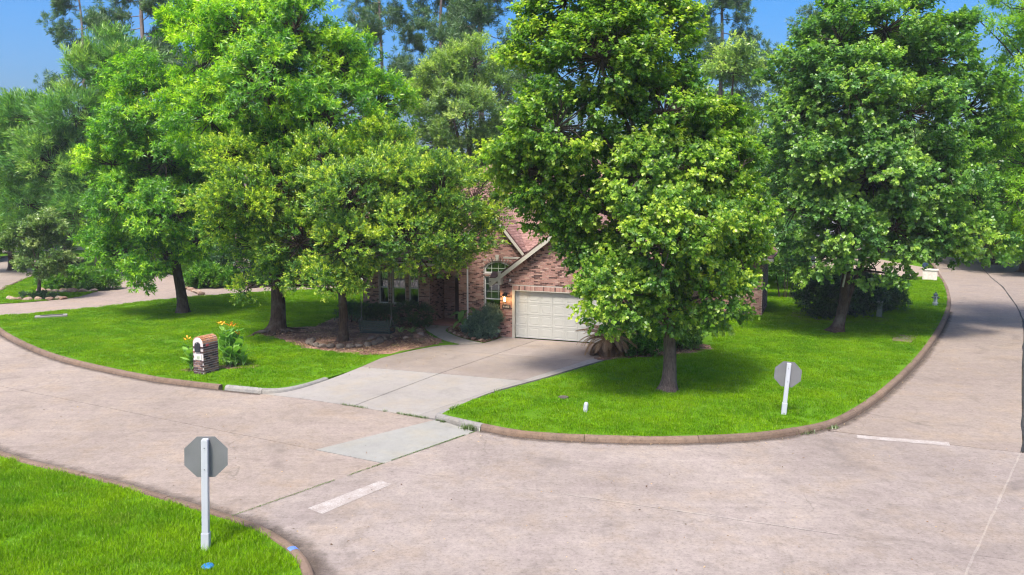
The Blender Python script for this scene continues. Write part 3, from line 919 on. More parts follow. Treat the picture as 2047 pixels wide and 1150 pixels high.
# front walls left of the garage
ew = MB()
ops_bay = [(-1.62, -.22, .6, 2.55), (-1.62, -.22, 2.72, 3.32)]
BT = 3.95
wall_cells(ew, BAYA0, 0.3, -.1, BT, BAYB, BAYB + .2, ops_bay)
bap = 5.9
ew.add([(BAYA0, BAYB, BT), (.3, BAYB, BT), ((BAYA0 + .3) / 2, BAYB, bap), (BAYA0, BAYB + .2, BT), (.3, BAYB + .2, BT), ((BAYA0 + .3) / 2, BAYB + .2, bap)], [(0, 1, 2), (5, 4, 3), (0, 2, 5, 3), (1, 4, 5, 2)])
bwall = obj('bay_wall', ew, M_MORTAR, house)
bc = (BAYA0 + .3) / 2; bh = (.3 - BAYA0) / 2
btop = lambda z: (BAYA0, .3) if z < BT else (BAYA0 + (z - BT) * bh / (bap - BT), .3 - (z - BT) * bh / (bap - BT))
bm_ = MB()
for x, z, l in lay(BAYA0, .3, .02, bap - .1, [(-1.64, -.2, .6, 2.56), (-1.64, -.2, 2.7, 3.34)], btop): bm_.box((x, BAYB + .012, z), (l, .05, BH))
for i in range(15):   # brick arch over the window
    an = math.pi * (.12 + .76 * i / 14)
    bm_.box((-.92 + math.cos(an) * .86, BAYB - .004, 2.86 + math.sin(an) * .56), (.055, .05, .19), ry=math.pi / 2 - an)
obj('bricks', bm_, M_BRICK, bwall, kind='stuff')
obj('keystone', MB().add([(-.98, BAYB - .06, 3.34), (-.86, BAYB - .06, 3.34), (-.82, BAYB - .06, 3.62), (-1.02, BAYB - .06, 3.62), (-.98, BAYB + .1, 3.34), (-.86, BAYB + .1, 3.34), (-.82, BAYB + .1, 3.62), (-1.02, BAYB + .1, 3.62)], [(0, 1, 2, 3), (0, 4, 5, 1), (1, 5, 6, 2), (2, 6, 7, 3), (3, 7, 4, 0)]), M_TRIM, bwall)

LE = 3.15
lw = MB()
ops_l = [(-7.55, -7.0, .95, 2.85), (-6.78, -6.0, .95, 2.85), (-5.8, -5.25, .95, 2.85)]
wall_cells(lw, -8.5, -4.62, -.1, LE, BAYB, BAYB + .2, ops_l)
wall_cells(lw, -4.62, -3.0, 2.55, BT, BAYB, BAYB + .2, [])
lw.bbox((-4.82, BAYB + .2, -.1), (-4.62, BAYB + 1.6, 2.7))      # recess side
lw.bbox((-3.0, BAYB + .2, -.1), (-2.8, BAYB + 1.6, 2.7))
lw.bbox((-4.62, BAYB + 1.6, -.1), (-3.0, BAYB + 1.8, 2.7))
lw.bbox((-8.5, BAYB + .2, -.1), (-8.3, 13.2, LE))
lwall = obj('entry_wall', lw, M_MORTAR, house)
bm_ = MB()
for x, z, l in lay(-8.5, -4.62, .02, LE, ops_l): bm_.box((x, BAYB + .012, z), (l, .05, BH))
for x, z, l in lay(-4.62, -3.0, 2.56, BT, []): bm_.box((x, BAYB + .012, z), (l, .05, BH))
for x, z, l in lay(BAYB + .01, BAYB + 1.6, .02, 2.55, []): bm_.box((-4.632, x, z), (.05, l, BH))
for x, z, l in lay(-4.62, -3.0, .02, 2.5, [(-3.95, -3.05, -.1, 2.3)]): bm_.box((x, BAYB + 1.612, z), (l, .05, BH))
obj('bricks', bm_, M_BRICK, lwall, kind='stuff')
obj('door_step', MB().bbox((-4.6, BAYB - .15, -.02), (-2.98, BAYB + 1.58, .1)), plain("brick_step", (.30, .15, .12), .9, .3, 12), house)
dr_ = obj('entry_door', MB().bbox((-3.93, BAYB + 1.52, .1), (-3.3, BAYB + 1.58, 2.25)), M_DOOR, house)
obj('handle', MB().bbox((-3.42, BAYB + 1.45, 1.0), (-3.38, BAYB + 1.52, 1.2)), plain("brass", (.4, .28, .1), .3, .2, 5, metal=1.0), dr_)
sl = obj('side_light', MB().bbox((-3.26, BAYB + 1.5, .1), (-3.22, BAYB + 1.58, 2.25)).bbox((-3.08, BAYB + 1.5, .1), (-3.04, BAYB + 1.58, 2.25)), M_WFRAME, house)
obj('pane', MB().bbox((-3.22, BAYB + 1.55, .1), (-3.08, BAYB + 1.56, 2.25)), M_GLASS, sl)
# other outer walls: garage side, right wing, back
ow = MB()
ow.bbox((0, .22, -.1), (.2, BAYB, EAVE)); ow.bbox((GW - .2, .22, -.1), (GW, 11.0, EAVE))
ow.bbox((GW, 11.0, -.1), (10.7, 11.2, LE)); ow.bbox((10.5, 11.2, -.1), (10.7, 15.0, LE)); ow.bbox((-8.3, 13.0, -.1), (GW - .2, 13.2, LE))
owall = obj('side_wall', ow, M_MORTAR, house)
bm_ = MB()
for x, z, l in lay(.02, 11.0, .02, EAVE, []): bm_.box((GW - .012, x, z), (.05, l, BH))
for x, z, l in lay(GW, 10.7, .02, LE, [(8.5, 9.6, .9, 2.3)]): bm_.box((x, 11.012, z), (l, .05, BH))
for x, z, l in lay(11.0, 15.0, .02, LE, []): bm_.box((10.688, x, z), (.05, l, BH))
obj('bricks', bm_, M_BRICK, owall, kind='stuff')

def window(a0, a1, z0, z1, y, curtain=True, cols=3, arch=False):
    fr = MB(); w = .05
    fr.bbox((a0, y - .02, z0), (a0 + w, y + .06, z1)); fr.bbox((a1 - w, y - .02, z0), (a1, y + .06, z1))
    fr.bbox((a0 + w, y - .02, z0), (a1 - w, y + .06, z0 + w)); 
    if not arch:
        fr.bbox((a0 + w, y - .02, z1 - w), (a1 - w, y + .06, z1))
        zm = (z0 + z1) / 2 - .12
        fr.bbox((a0 + w, y - .012, zm - .03), (a1 - w, y + .05, zm + .03))
        for i in range(1, cols):
            x = a0 + (a1 - a0) * i / cols
            fr.bbox((x - .009, y + .012, zm + .03), (x + .009, y + .028, z1 - w))
        for k in (1, 2):
            zz_ = zm + (z1 - zm) * k / 3
            fr.bbox((a0 + w, y + .013, zz_ - .009), (a1 - w, y + .027, zz_ + .009))
    f = obj('window', fr, M_WFRAME, house)
    if not arch:
        obj('pane', MB().bbox((a0 + w, y + .018, z0 + w), (a1 - w, y + .022, zm - .03)), M_GLASS, f)
        obj('pane', MB().bbox((a0 + w, y + .0185, zm + .03), (a1 - w, y + .0225, z1 - w)), M_GLASS, f)
        obj('backing', MB().bbox((a0, y + .35, z0), (a1, y + .36, z1)), M_DARK, f)
        if curtain:
            cm = MB(); n = 14
            vs = [(a0 + (a1 - a0) * i / n, y + .14 + .018 * math.sin(i * 2.1), z) for i in range(n + 1) for z in (zm - .05, z1)]
            cm.add(vs, [(2 * i, 2 * i + 2, 2 * i + 3, 2 * i + 1) for i in range(n)])
            obj('curtain', cm, M_CURTAIN, f)
    return f
window(-1.62, -.22, .6, 2.55, BAYB + .08, True, 4)
for k, o in enumerate(ops_l): window(*o, BAYB + .08, k == 1, 2)
window(8.5, 9.6, .9, 2.3, 11.1, True, 3)
# arched transom light
f = window(-1.62, -.22, 2.72, 2.9, BAYB + .08, arch=True)
am = MB(); pts = [(-.92 + .7 * math.cos(math.pi * i / 16), 2.86 + .42 * math.sin(math.pi * i / 16)) for i in range(17)]
inn = [(-.92 + .65 * math.cos(math.pi * i / 16), 2.86 + .37 * math.sin(math.pi * i / 16)) for i in range(17)]
vs = [(x, BAYB + .05, z) for x, z in pts] + [(x, BAYB + .05, z) for x, z in inn] + [(x, BAYB + .14, z) for x, z in pts] + [(x, BAYB + .14, z) for x, z in inn]
am.add(vs, [(i, i + 1, 17 + i + 1, 17 + i) for i in range(16)] + [(17 + i, 17 + i + 1, 51 + i + 1, 51 + i) for i in range(16)])
for x in (-1.27, -.92, -.57): am.bbox((x - .01, BAYB + .092, 2.77), (x + .01, BAYB + .108, 3.2))
am.bbox((-1.55, BAYB + .093, 2.94), (-.29, BAYB + .107, 2.96))
obj('arched_frame', am, M_WFRAME, f)
pm = MB(); pm.add([(x, BAYB + .1, z) for x, z in inn] + [(-1.57, BAYB + .1, 2.77), (-.27, BAYB + .1, 2.77)], [tuple(range(17)) + (17, 18)])
obj('pane', pm, M_GLASS, f, tri=True)
obj('backing', MB().bbox((-1.62, BAYB + .3, 2.7), (-.22, BAYB + .31, 3.4)), M_DARK, f)
fm = MB()   # brick filling above the arch
for i in range(16):
    (x0, z0), (x1, z1) = pts[i], pts[i + 1]
    fm.add([(x0, BAYB + .03, z0), (x1, BAYB + .03, z1), (x1, BAYB + .03, 3.36), (x0, BAYB + .03, 3.36)], [(0, 1, 2, 3)])
obj('arch_infill', fm, M_MORTAR, bwall)

# garage door of raised panels, trim, lamp, number plate, cameras
gd = obj('garage_door', MB().bbox((DA0 + .1, .13, 0), (DA1 - .1, .17, DZ1)), M_DOORW, house)
pw, ph_ = (DA1 - DA0 - .2) / 8, DZ1 / 4
def panel_mesh(w, h):
    m = MB()
    a, b = (w - .015) / 2, (h - .012) / 2
    rings = [(a, b, .0), (a, b, -.016), (a - .07, b - .07, -.016), (a - .08, b - .08, -.010), (a - .09, b - .09, -.010), (a - .11, b - .11, -.017)]
    vs = [(sx * x, y, sz * z) for x, z, y in rings for sx, sz in ((-1, -1), (1, -1), (1, 1), (-1, 1))]
    fs = [(i * 4 + j, i * 4 + (j + 1) % 4, (i + 1) * 4 + (j + 1) % 4, (i + 1) * 4 + j) for i in range(len(rings) - 1) for j in range(4)] + [tuple(len(rings) * 4 - 4 + j for j in range(4))]
    m.add(vs, fs)
    me = m.mesh('panel'); me.materials.append(M_DOORW)
    return me
pme = panel_mesh(pw, ph_)
for i in range(8):
    for j in range(4):
        obj('panel', pme, None, gd, loc=(DA0 + .1 + pw * (i + .5), .13, ph_ * (j + .5)))
tm = MB()
tm.bbox((DA0 - .02, -.03, -.06), (DA0 + .1, .16, DZ1)); tm.bbox((DA1 - .1, -.03, -.06), (DA1 + .02, .16, DZ1)); tm.bbox((DA0 - .02, -.028, DZ1), (DA1 + .02, .158, DZ1 + .03))
obj('door_trim', tm, M_TRIM, house)
lamp = obj('wall_lamp', MB().bbox((.24, -.05, 1.85), (.36, -.012, 2.05)).tube([(.3, -.05, 2.0), (.3, -.16, 2.1), (.3, -.2, 2.02)], [.012, .012, .012], 6).lathe([(.13, 0), (.11, .07), (.03, .13), (.01, .17)], (.3, -.2, 1.93), 8).lathe([(.05, 0), (.06, .02)], (.3, -.2, 1.62), 8), M_BLACKM, house)
t = NT("lamp_glow"); em = t.n("Emission", {'Color': (1.0, .62, .22, 1), 'Strength': 9.0}).outputs[0]; M_GLOW = t.done(em)
obj('bulb', MB().lathe([(.02, 0), (.05, .05), (.055, .12), (.03, .2), (.01, .22)], (.3, -.2, 1.66), 8), M_GLOW, lamp)
pl = bpy.data.lights.new('wall_lamp_light', 'POINT'); pl.energy = 6; pl.color = (1, .6, .22); pl.shadow_soft_size = .06
plo = bpy.data.objects.new('wall_lamp_light', pl); COL.objects.link(plo); plo.parent = house; plo.location = (.3, -.33, 1.74)
npl = obj('number_plate', MB().bbox((.12, -.05, 1.32), (.5, -.014, 1.5)), plain("slate", (.05, .04, .035), .7, .3, 10), house)
M_DIGIT = plain("number_white", (.75, .72, .66), .6, .1, 6)
def text_mesh(s, size):
    cu = bpy.data.curves.new('text', 'FONT'); cu.body = s; cu.size = size; cu.align_x = 'CENTER'; cu.align_y = 'CENTER'; cu.extrude = .004
    o = bpy.data.objects.new('text', cu); COL.objects.link(o)
    dg = bpy.context.evaluated_depsgraph_get()
    me = bpy.data.meshes.new_from_object(o.evaluated_get(dg))
    bpy.data.objects.remove(o)
    return me
obj('digits', text_mesh("11802", .125), M_DIGIT, npl, loc=(.31, -.056, 1.41), rot=(math.pi / 2, 0, 0))
for nm, x, z in (('security_camera', .52, 2.6), ('security_camera', 3.05, 3.5)):
    obj(nm, MB().lathe([(.03, 0), (.05, .01), (.05, .08), (.02, .1)], (x, -.07, z), 10).tube([(x, 0, z + .06), (x, -.07, z + .06), (x + .03, -.2, z + .02)], [.025, .03, .035], 8), M_WFRAME, house)
obj('downspout', MB().tube([(-2.5, BAYB - .05, .1), (-2.5, BAYB - .05, 3.0)], [.045, .045], 4).tube([(-2.5, BAYB - .05, .12), (-2.45, BAYB - .25, .04)], [.045, .045], 4), M_GUT, house)
obj('downspout', MB().tube([(-.06, -.04, .16), (-.35, -.2, .1), (-.8, -.35, .08)], [.05, .05, .05], 8), plain("drain_pipe", (.12, .12, .13), .6), house)

# roofs: deck with courses of shingles
def plane_shingles(mb, e0, e1, r1, r0, course=.145, tab=.32, seed=0):
    """quad eave e0-e1, ridge r0-r1 (r0 above e0); overlapping tabs"""
    rg = random.Random(seed)
    e0, e1, r0, r1 = map(Vector, (e0, e1, r0, r1))
    nrm = (e1 - e0).cross(r0 - e0 if (r0 - e0).length > .01 else r1 - e0).normalized()
    if nrm.z < 0: nrm = -nrm
    H = max((r0 - e0).dot((r0 - e0 - (e1 - e0) * 0).normalized()), (r1 - e1).length)
    n = max(1, int(H / course))
    for i in range(n):
        u0, u1 = i / n, min(1, (i + 1.35) / n)
        a0, b0 = e0.lerp(r0, u0), e1.lerp(r1, u0)
        a1, b1 = e0.lerp(r0, u1), e1.lerp(r1, u1)
        Lb = (b0 - a0).length
        if Lb < .1: continue
        d = (b0 - a0) / Lb
        up = ((a1 - a0) - d * (a1 - a0).dot(d))
        k = int(Lb / tab) + 2
        for j in range(-1, k):
            s = j * tab + (tab * .5 if i % 2 else 0) + .008; e = s + tab - .016
            t_lo, t_hi = (a1 - a0).dot(d) if (a1 - a0).dot(d) > 0 else 0, Lb + min(0, (b1 - b0).dot(d))
            s, e = max(s, 0 if i else 0, 0), min(e, Lb)
            s1, e1_ = max(s, t_lo), min(e, t_hi)
            if e - s < .03 or e1_ - s1 < .01: continue
            lift = .018 + rg.uniform(0, .006)
            p0, p1 = a0 + d * s + nrm * lift, a0 + d * e + nrm * lift
            p2, p3 = a0 + d * e1_ + up + nrm * .004, a0 + d * s1 + up + nrm * .004
            q0, q1 = p0 - nrm * .014, p1 - nrm * .014
            mb.add([p0, p1, p2, p3, q0, q1], [(0, 1, 2, 3), (4, 5, 1, 0)])
roof = MB(); shg = MB(); fas = MB()
def roof_plane(e0, e1, r1, r0, seed=0, th=.08):
    vs = [Vector(p) for p in (e0, e1, r1, r0)]
    dn = Vector((0, 0, -th))
    roof.add(vs + [v + dn for v in vs], [(0, 1, 2, 3), (7, 6, 5, 4), (0, 4, 5, 1), (1, 5, 6, 2), (2, 6, 7, 3), (3, 7, 4, 0)])
    plane_shingles(shg, e0, e1, r1, r0, seed=seed)
# main hip roof
mE, mR_ = 3.2, 8.7
A0, A1, B0, B1, bm0 = -9.0, 8.1, 1.45, 13.7, 7.6
h0, h1 = A0 + 6.2, A1 - 6.2
zb = mE + .7 * (mR_ - mE) / (bm0 - B0)
roof_plane((A0, B0, mE), (-3.05, B0, mE), (-3.05, 7.36, 8.487), (-3.06, 7.35, 8.48), 1)
roof_plane((-3.05, B0 + .7, zb), (A1 - .7, B0 + .7, zb), (h1, bm0, mR_), (-3.05, bm0, mR_), 10)
roof_plane((A1, B1, mE), (A0, B1, mE), (h0, bm0, mR_), (h1, bm0, mR_), 2)
roof_plane((A1, B0, mE), (A1, B1, mE), (h1, bm0, mR_ - .002), (h1, bm0 - .02, mR_ - .002), 3)
roof_plane((A0, B1, mE), (A0, B0, mE), (h0, bm0 - .02, mR_ - .002), (h0, bm0, mR_ - .002), 4)
roof_plane((6.5, 10.5, mE - .02), (11.2, 10.5, mE - .02), (9.6, 13.0, 5.3), (6.5, 13.0, 5.3), 11)
roof_plane((11.2, 10.5, mE - .02), (11.2, 15.5, mE - .02), (9.6, 13.02, 5.298), (9.6, 13.0, 5.298), 12)
roof_plane((11.2, 15.5, mE - .02), (6.5, 15.5, mE - .02), (6.5, 13.0, 5.296), (9.6, 13.0, 5.296), 13)
# garage gable roof, overhangs
oh = .38; gA = apex + .10; gE = gA - (GW / 2 + oh) * PITCH
roof_plane((-oh, -.3, gE), (GW / 2, -.3, gA), (GW / 2, 6.5, gA), (-oh, 6.5, gE), 5) if False else None
roof_plane((-oh, 6.5, gE), (-oh, -.3, gE), (GW / 2, -.3, gA), (GW / 2, 6.5, gA), 5)
roof_plane((GW + oh, -.3, gE), (GW + oh, 6.5, gE), (GW / 2, 6.5, gA - .001), (GW / 2, -.3, gA - .001), 6)
# bay gable roof
bP = (bap - BT) / bh; bA = bap + .1; bo = .22; bE = bA - (bh + bo) * bP
roof_plane((BAYA0 - bo, 6.5, bE), (BAYA0 - bo, BAYB - .22, bE), (bc, BAYB - .22, bA), (bc, 6.5, bA), 7)
roof_plane((.3 + bo, BAYB - .22, bE), (.3 + bo, 6.5, bE), (bc, 6.5, bA - .001), (bc, BAYB - .22, bA - .001), 8)
# small pent roof of the eave return by the garage corner
roof_plane((-oh, -.32, EAVE - .02), (.12, -.32, EAVE - .02), (.12, .0, EAVE + .22), (-oh, .0, EAVE + .22), 9, .05)
rf = obj('roof', roof, M_ROOFB, house)
obj('shingles', shg, M_SHINGLE, rf, kind='stuff')
def rake(p, q, w=.2, t=.05, yb=-.33):
    p, q = Vector(p), Vector(q)
    d = Vector((0, t, 0)); dn = Vector((0, 0, -w))
    fas.add([p, q, q + dn, p + dn, p + d, q + d, q + dn + d, p + dn + d], [(0, 1, 2, 3), (7, 6, 5, 4), (0, 4, 5, 1), (3, 2, 6, 7), (1, 5, 6, 2), (0, 3, 7, 4)])
rake((-oh - .01, -.345, gE - .085), (GW / 2, -.345, gA - .085)); rake((GW / 2, -.346, gA - .085), (GW + oh + .01, -.346, gE - .085))
# soffit behind the rake boards
fas.add([(-oh, -.29, gE - .15), (GW / 2, -.29, gA - .15), (GW / 2, 0, gA - .15), (-oh, 0, gE - .15)], [(0, 1, 2, 3)])
fas.add([(GW + oh, -.29, gE - .15), (GW / 2, -.29, gA - .151), (GW / 2, 0, gA - .151), (GW + oh, 0, gE - .15)], [(3, 2, 1, 0)])
rake((bc, BAYB - .265, bA - .085), (.3 + bo + .01, BAYB - .265, bE - .085), .17); rake((BAYA0 - bo - .01, BAYB - .266, bE - .085), (bc, BAYB - .266, bA - .085), .17)
obj('rake_board', fas, M_TRIM, rf)
gt = MB()
gt.bbox((-oh - .04, -.36, EAVE - .20), (.14, .02, EAVE - .05)); gt.bbox((.02, -.34, EAVE - .34), (.16, .0, EAVE + .26))
gt.bbox((-oh - .1, -.2, gE - .2), (-oh, 1.9, gE - .06)); gt.bbox((-9.05, B0 - .1, mE - .2), (BAYA0 - bo, B0, mE - .06))
gt.bbox((-.5, BAYB - .3, bE - .32), (.55, BAYB - .2, bE - .24))
gt.bbox((GW + oh, -.25, gE - .2), (GW + oh + .1, 6, gE - .06)); gt.bbox((7.8, 10.4, mE - .2), (11.25, 10.5, mE - .06))
obj('gutter', gt, M_TRIM, rf)

# ------------------------------------------------------------------ trees
M_BARK = bark_mat("bark_brown", (.022, .014, .010), (.095, .064, .046))
M_BARKG = bark_mat("bark_grey", (.045, .032, .026), (.17, .128, .105), 1.3)
M_BARKP = bark_mat("bark_pine", (.10, .075, .07), (.30, .235, .215), .7)
L_MAPLE = leaf_mat("maple_leaf", (.06, .155, .025), (.175, .32, .035), (.47, .56, .065), .45)
L_MAPLE2 = leaf_mat("maple_leaf_dark", (.06, .155, .04), (.14, .285, .048), (.35, .49, .07), .42)
L_OAK = leaf_mat("oak_leaf", (.055, .145, .03), (.17, .31, .035), (.54, .61, .06), .42)
L_ASH = leaf_mat("ash_leaf", (.045, .16, .02), (.16, .36, .02), (.46, .62, .025), .45)
L_CYP = leaf_mat("cypress_leaf", (.07, .19, .045), (.15, .31, .06), (.37, .49, .12), .4)
L_WIL = leaf_mat("willow_oak_leaf", (.11, .20, .055), (.22, .33, .085), (.42, .50, .13), .45)
L_BACK = leaf_mat("woodland_leaf", (.06, .15, .035), (.14, .28, .04), (.33, .46, .06), .42)
L_PINE = leaf_mat("pine_needle", (.05, .11, .045), (.09, .17, .065), (.17, .26, .09), .3)
L_BRIGHT = leaf_mat("roadside_leaf", (.08, .20, .02), (.19, .37, .02), (.38, .54, .03), .48)
L_HEDGE = leaf_mat("hedge_leaf", (.018, .045, .014), (.045, .095, .02), (.12, .19, .03), .25)
L_JUN = leaf_mat("juniper_leaf", (.04, .085, .065), (.09, .16, .115), (.19, .28, .19), .2)
L_DARK = leaf_mat("dark_shrub_leaf", (.016, .045, .02), (.035, .09, .03), (.10, .19, .045), .25)
L_STRAP = leaf_mat("strap_leaf", (.04, .13, .015), (.09, .24, .02), (.22, .38, .03), .35)

Z0 = .118
MAPLE_FRONT = [(4.9,24.5,5.4,1.8),(3.4,25.0,3.5,1.3),(6.4,25.4,3.4,1.3),(7.1,26.3,6.0,1.3),(7.6,26.5,4.2,1.0),(1.4,25.7,8.7,1.8),(0.6,26.5,7.4,1.5),(2.4,27.0,6.2,1.4),(3.1,26.6,4.4,1.0),(2.8,25.5,10.8,2.0),(4.5,26.5,11.6,1.7),(4.9,26.0,9.2,1.8),(6.4,26.8,8.4,1.5),(3.2,26.0,13.8,1.9),(5.0,27.0,13.4,1.3),(1.0,26.6,11.1,1.3),(-0.3,26.0,7.7,0.7),(7.4,26.0,7.4,.9),(5.0,25.6,2.9,1.0),(4.2,25.0,7.2,1.3),(5.6,25.3,7.4,1.3),(0.9,26.6,6.7,.9),(1.6,26.8,5.9,.9),(2.4,26.8,5.0,.8),(3.7,27.6,7.6,1.6),(6.6,28.0,6.1,1.6),(4.6,27.5,4.7,1.7),(1.7,26.5,12.7,1.3)]
OAK = [(-12.1,34.0,8.1,1.2),(-11.4,33.5,6.2,1.7),(-10.1,35.0,7.0,1.7),(-8.1,34.0,8.1,1.3),(-6.7,33.0,6.4,2.0),(-4.7,34.0,7.0,1.7),(-3.0,33.5,6.6,1.7),(-1.7,35.0,6.4,1.5),(-0.8,35.0,5.7,0.8),(-2.4,34.0,4.7,1.7),(-4.4,33.0,5.0,1.7),(-6.8,32.5,4.5,1.6),(-9.1,34.0,4.5,1.7),(-11.3,35.0,4.4,1.3),(-10.3,34.0,3.1,0.9),(-8.4,33.0,3.1,0.9),(-6.3,33.0,3.2,0.8),(-7.5,32.5,3.1,0.7),(-3.9,33.5,4.0,1.1),(-2.3,34.0,3.8,0.8),(-11.4,34.0,2.6,0.6),(-12.8,35.0,5.3,1.0),(-5.9,36.0,8.6,1.4),(-7.5,37.0,5.6,2.0),(-4.0,37.0,6.0,1.7),(-10.8,37.0,5.4,2.0)]
ASH_BIG = [(-12.4,37.5,14.1,2.2),(-9.8,37.0,14.0,2.2),(-14.2,38.5,12.9,2.2),(-8.3,38.5,12.7,2.1),(-10.9,36.0,11.4,2.5),(-8.4,36.5,10.0,2.4),(-6.3,38.0,10.7,1.6),(-5.6,38.5,8.7,1.2),(-13.8,37.0,10.0,2.3),(-10.8,37.5,8.9,1.9),(-15.3,39.5,14.7,1.4),(-7.1,37.5,8.2,1.8),(-11.6,39.5,16.8,2.0),(-13.1,40.5,10.6,2.8),(-9.6,40.5,11.8,2.8)]
ASH_LEFT = [(-19.4,43.5,12.2,1.9),(-19.7,42.0,10.2,2.0),(-21.1,42.5,8.2,1.5),(-18.1,42.0,8.4,2.2),(-20.1,41.5,6.1,1.8),(-17.8,41.5,5.6,2.1),(-20.6,41.5,3.7,1.1),(-19.0,41.0,2.6,1.0),(-16.8,42.5,4.2,1.3),(-17.5,43.5,7.1,1.6),(-20.0,45.5,6.3,2.6),(-22.0,42.5,4.2,0.8)]
MAPLE_RIGHT = [(13.2,37.5,12.3,1.6),(14.6,36.5,13.4,1.9),(17.1,37.5,14.1,2.2),(19.4,37.5,12.8,2.1),(21.1,37.5,10.5,1.9),(14.8,35.5,11.2,2.2),(17.4,35.5,10.1,2.2),(13.0,36.5,10.0,1.6),(13.2,35.5,7.9,1.9),(15.6,35.0,7.5,2.2),(18.7,35.5,7.5,2.1),(21.1,36.5,6.6,1.7),(12.8,36.0,5.9,1.6),(14.4,35.0,5.3,1.7),(16.8,35.0,5.1,1.8),(19.3,35.5,5.0,1.7),(13.8,35.5,3.7,1.1),(21.6,36.5,4.3,1.0),(16.3,35.5,3.3,0.8),(17.5,35.0,2.9,0.7),(19.8,35.5,4.4,0.8),(12.2,37.5,7.5,1.1),(16.7,39.5,6.3,2.7),(19.9,39.5,6.3,2.7),(15.3,39.5,10.5,2.5),(18.8,39.5,12.9,2.5)]
CYPRESS = [(-31.4,62,15.7,2.3),(-29.2,62,16.4,1.9),(-32.9,61,12.2,2.7),(-36.9,62,12.3,2.3),(-30.4,62,12.7,2.1),(-35.0,61,8.9,3.1),(-38.3,62,8.9,2.3),(-32.2,62,8.1,2.7),(-37.4,62,5.8,2.1),(-32.8,60,5.1,1.9),(-30.8,62,18.1,1.1),(-40.5,62,10.8,2.3),(-29.9,63,10.1,2.0)]
WILLOW_OAK = [(-5.1,58,15.1,1.8),(-2.6,58,15.8,2.2),(-0.7,58,13.7,2.0),(-6.2,58,13.0,1.8),(-3.3,57,12.2,2.5),(-0.5,58,10.9,1.8),(-5.5,58,10.2,2.0),(-2.3,58,9.1,2.2),(-7.0,58,8.0,1.8)]
SMALL = [(-30.2,49.9,4.0,1.3),(-28.7,49.9,3.0,1.1),(-31.3,49.9,2.9,1.0),(-29.1,49.9,4.6,1.1),(-29.7,49.4,2.3,1.1),(-28.1,49.9,2.2,0.7),(-31.8,49.9,3.8,0.6)]
ROADSIDE = [(23.9,38,9.9,1.4),(24.5,38,8.0,1.9),(23.6,37.5,6.4,1.4),(25.4,38,5.7,2.2),(26.8,39,8.8,2.7),(24.5,38,4.7,1.2),(24.2,38,11.5,1.2),(26.1,38,11.9,2.2),(23.2,39,14.4,1.0),(24.6,39,15.3,1.5),(24.3,39,13.2,1.0),(26.3,39,14.9,2.2),(21.9,39,15.1,0.6),(29,38.5,10,3.0)]

tree('maple_tree', 'tall maple with drooping light green leaves beside the driveway, grey trunk on the corner lawn', (5.21, 26.02, Z0), (5.3, 26.4, 4.6), MAPLE_FRONT, .235,
     (L_MAPLE, M_BARKG), 11, 'wide', .148, 15000, 13, .34, .48, 1.0, .5, .8, .35, young=.36, tipy=.55, flare=.9, hollow=.5, shrink=.84)
tree('oak_tree', 'wide low oak with small yellow-green leaves and a dark trunk in a stone ring', (-7.57, 35.04, Z0), (-7.5, 35.1, 3.6), OAK, .225,
     (L_OAK, M_BARK), 12, 'oval', .15, 15500, 13, .3, .55, .85, .05, .7, .45, young=.36, tipy=.7, flare=.5, hollow=.55)
tree('ash_tree', 'biggest bright green ash behind the oak, thick trunk with spreading surface roots', (-11.25, 37.49, Z0), (-11.0, 38.2, 6.0), ASH_BIG, .36,
     (L_ASH, M_BARK), 13, 'lance', .25, 10000, 13, .32, .65, 1.1, .15, .7, .4, young=.42, tipy=.55, flare=1.25, roots=5)
tree('ash_tree', 'ash tree on the left lawn with low hanging branches left of the mailbox', (-18.18, 43.55, Z0), (-18.4, 43.2, 4.5), ASH_LEFT, .3,
     (L_ASH, M_BARK), 14, 'lance', .26, 6500, 13, .34, .65, 1.1, .25, .7, .3, young=.27, tipy=.5, flare=.6)
mr = tree('maple_tree', 'broad dark green maple with several leaning stems on the right lawn', (15.5, 37.49, Z0), (16.1, 37.9, 5.2), MAPLE_RIGHT, .25,
     (L_MAPLE2, M_BARK), 15, 'wide', .19, 12500, 13, .4, .6, 1.0, .35, .75, .35, young=.34, tipy=.4, flare=1.2, roots=5, lean=(.15, 0))
sm = MB()
sm.tube([(.3, .3, .2), (.9, .9, 1.6), (1.7, 1.4, 3.4), (2.6, 1.8, 6), (3.0, 1.9, 9)], [.14, .13, .115, .09, .06], 9)
obj('stem', sm, M_BARK, mr, smooth=True)
dm = MB()
dm.tube([(.02, -.42, 2.2), (.06, -.6, 2.9), (.0, -.72, 3.6), (.12, -.8, 4.3), (.18, -.85, 4.9)], [.045, .04, .03, .025, .012], 6)
dm.tube([(.0, -.72, 3.6), (-.25, -.9, 3.1), (-.38, -1, 2.9)], [.025, .018, .008], 5)
dm.tube([(.12, -.8, 4.3), (.5, -.9, 4.6), (.95, -1.0, 4.5), (1.3, -1.05, 4.2)], [.02, .016, .012, .006], 5)
obj('dead_branch', dm, plain("bleached_wood", (.45, .42, .38), .9, .3, 9), mr, label='pale bare dead branch')
tree('cypress_tree', 'feathery blue-green cypress rising behind the looping drive at the left edge', (-35.6, 63, Z0), (-33.8, 62.3, 8), CYPRESS, .36,
     (L_CYP, M_BARK), 16, 'needle', .55, 6500, 11, .5, .9, .65, .05, .5, .55, young=.35, tipy=.35)
tree('willow_oak', 'soft grey-green tree rising behind the house roof', (-3, 58.6, Z0), (-3, 58.3, 7), WILLOW_OAK, .33,
     (L_WIL, M_BARKG), 17, 'lance', .3, 4600, 11, .5, .7, .8, .1, .6, .6, young=.4, tipy=.3)
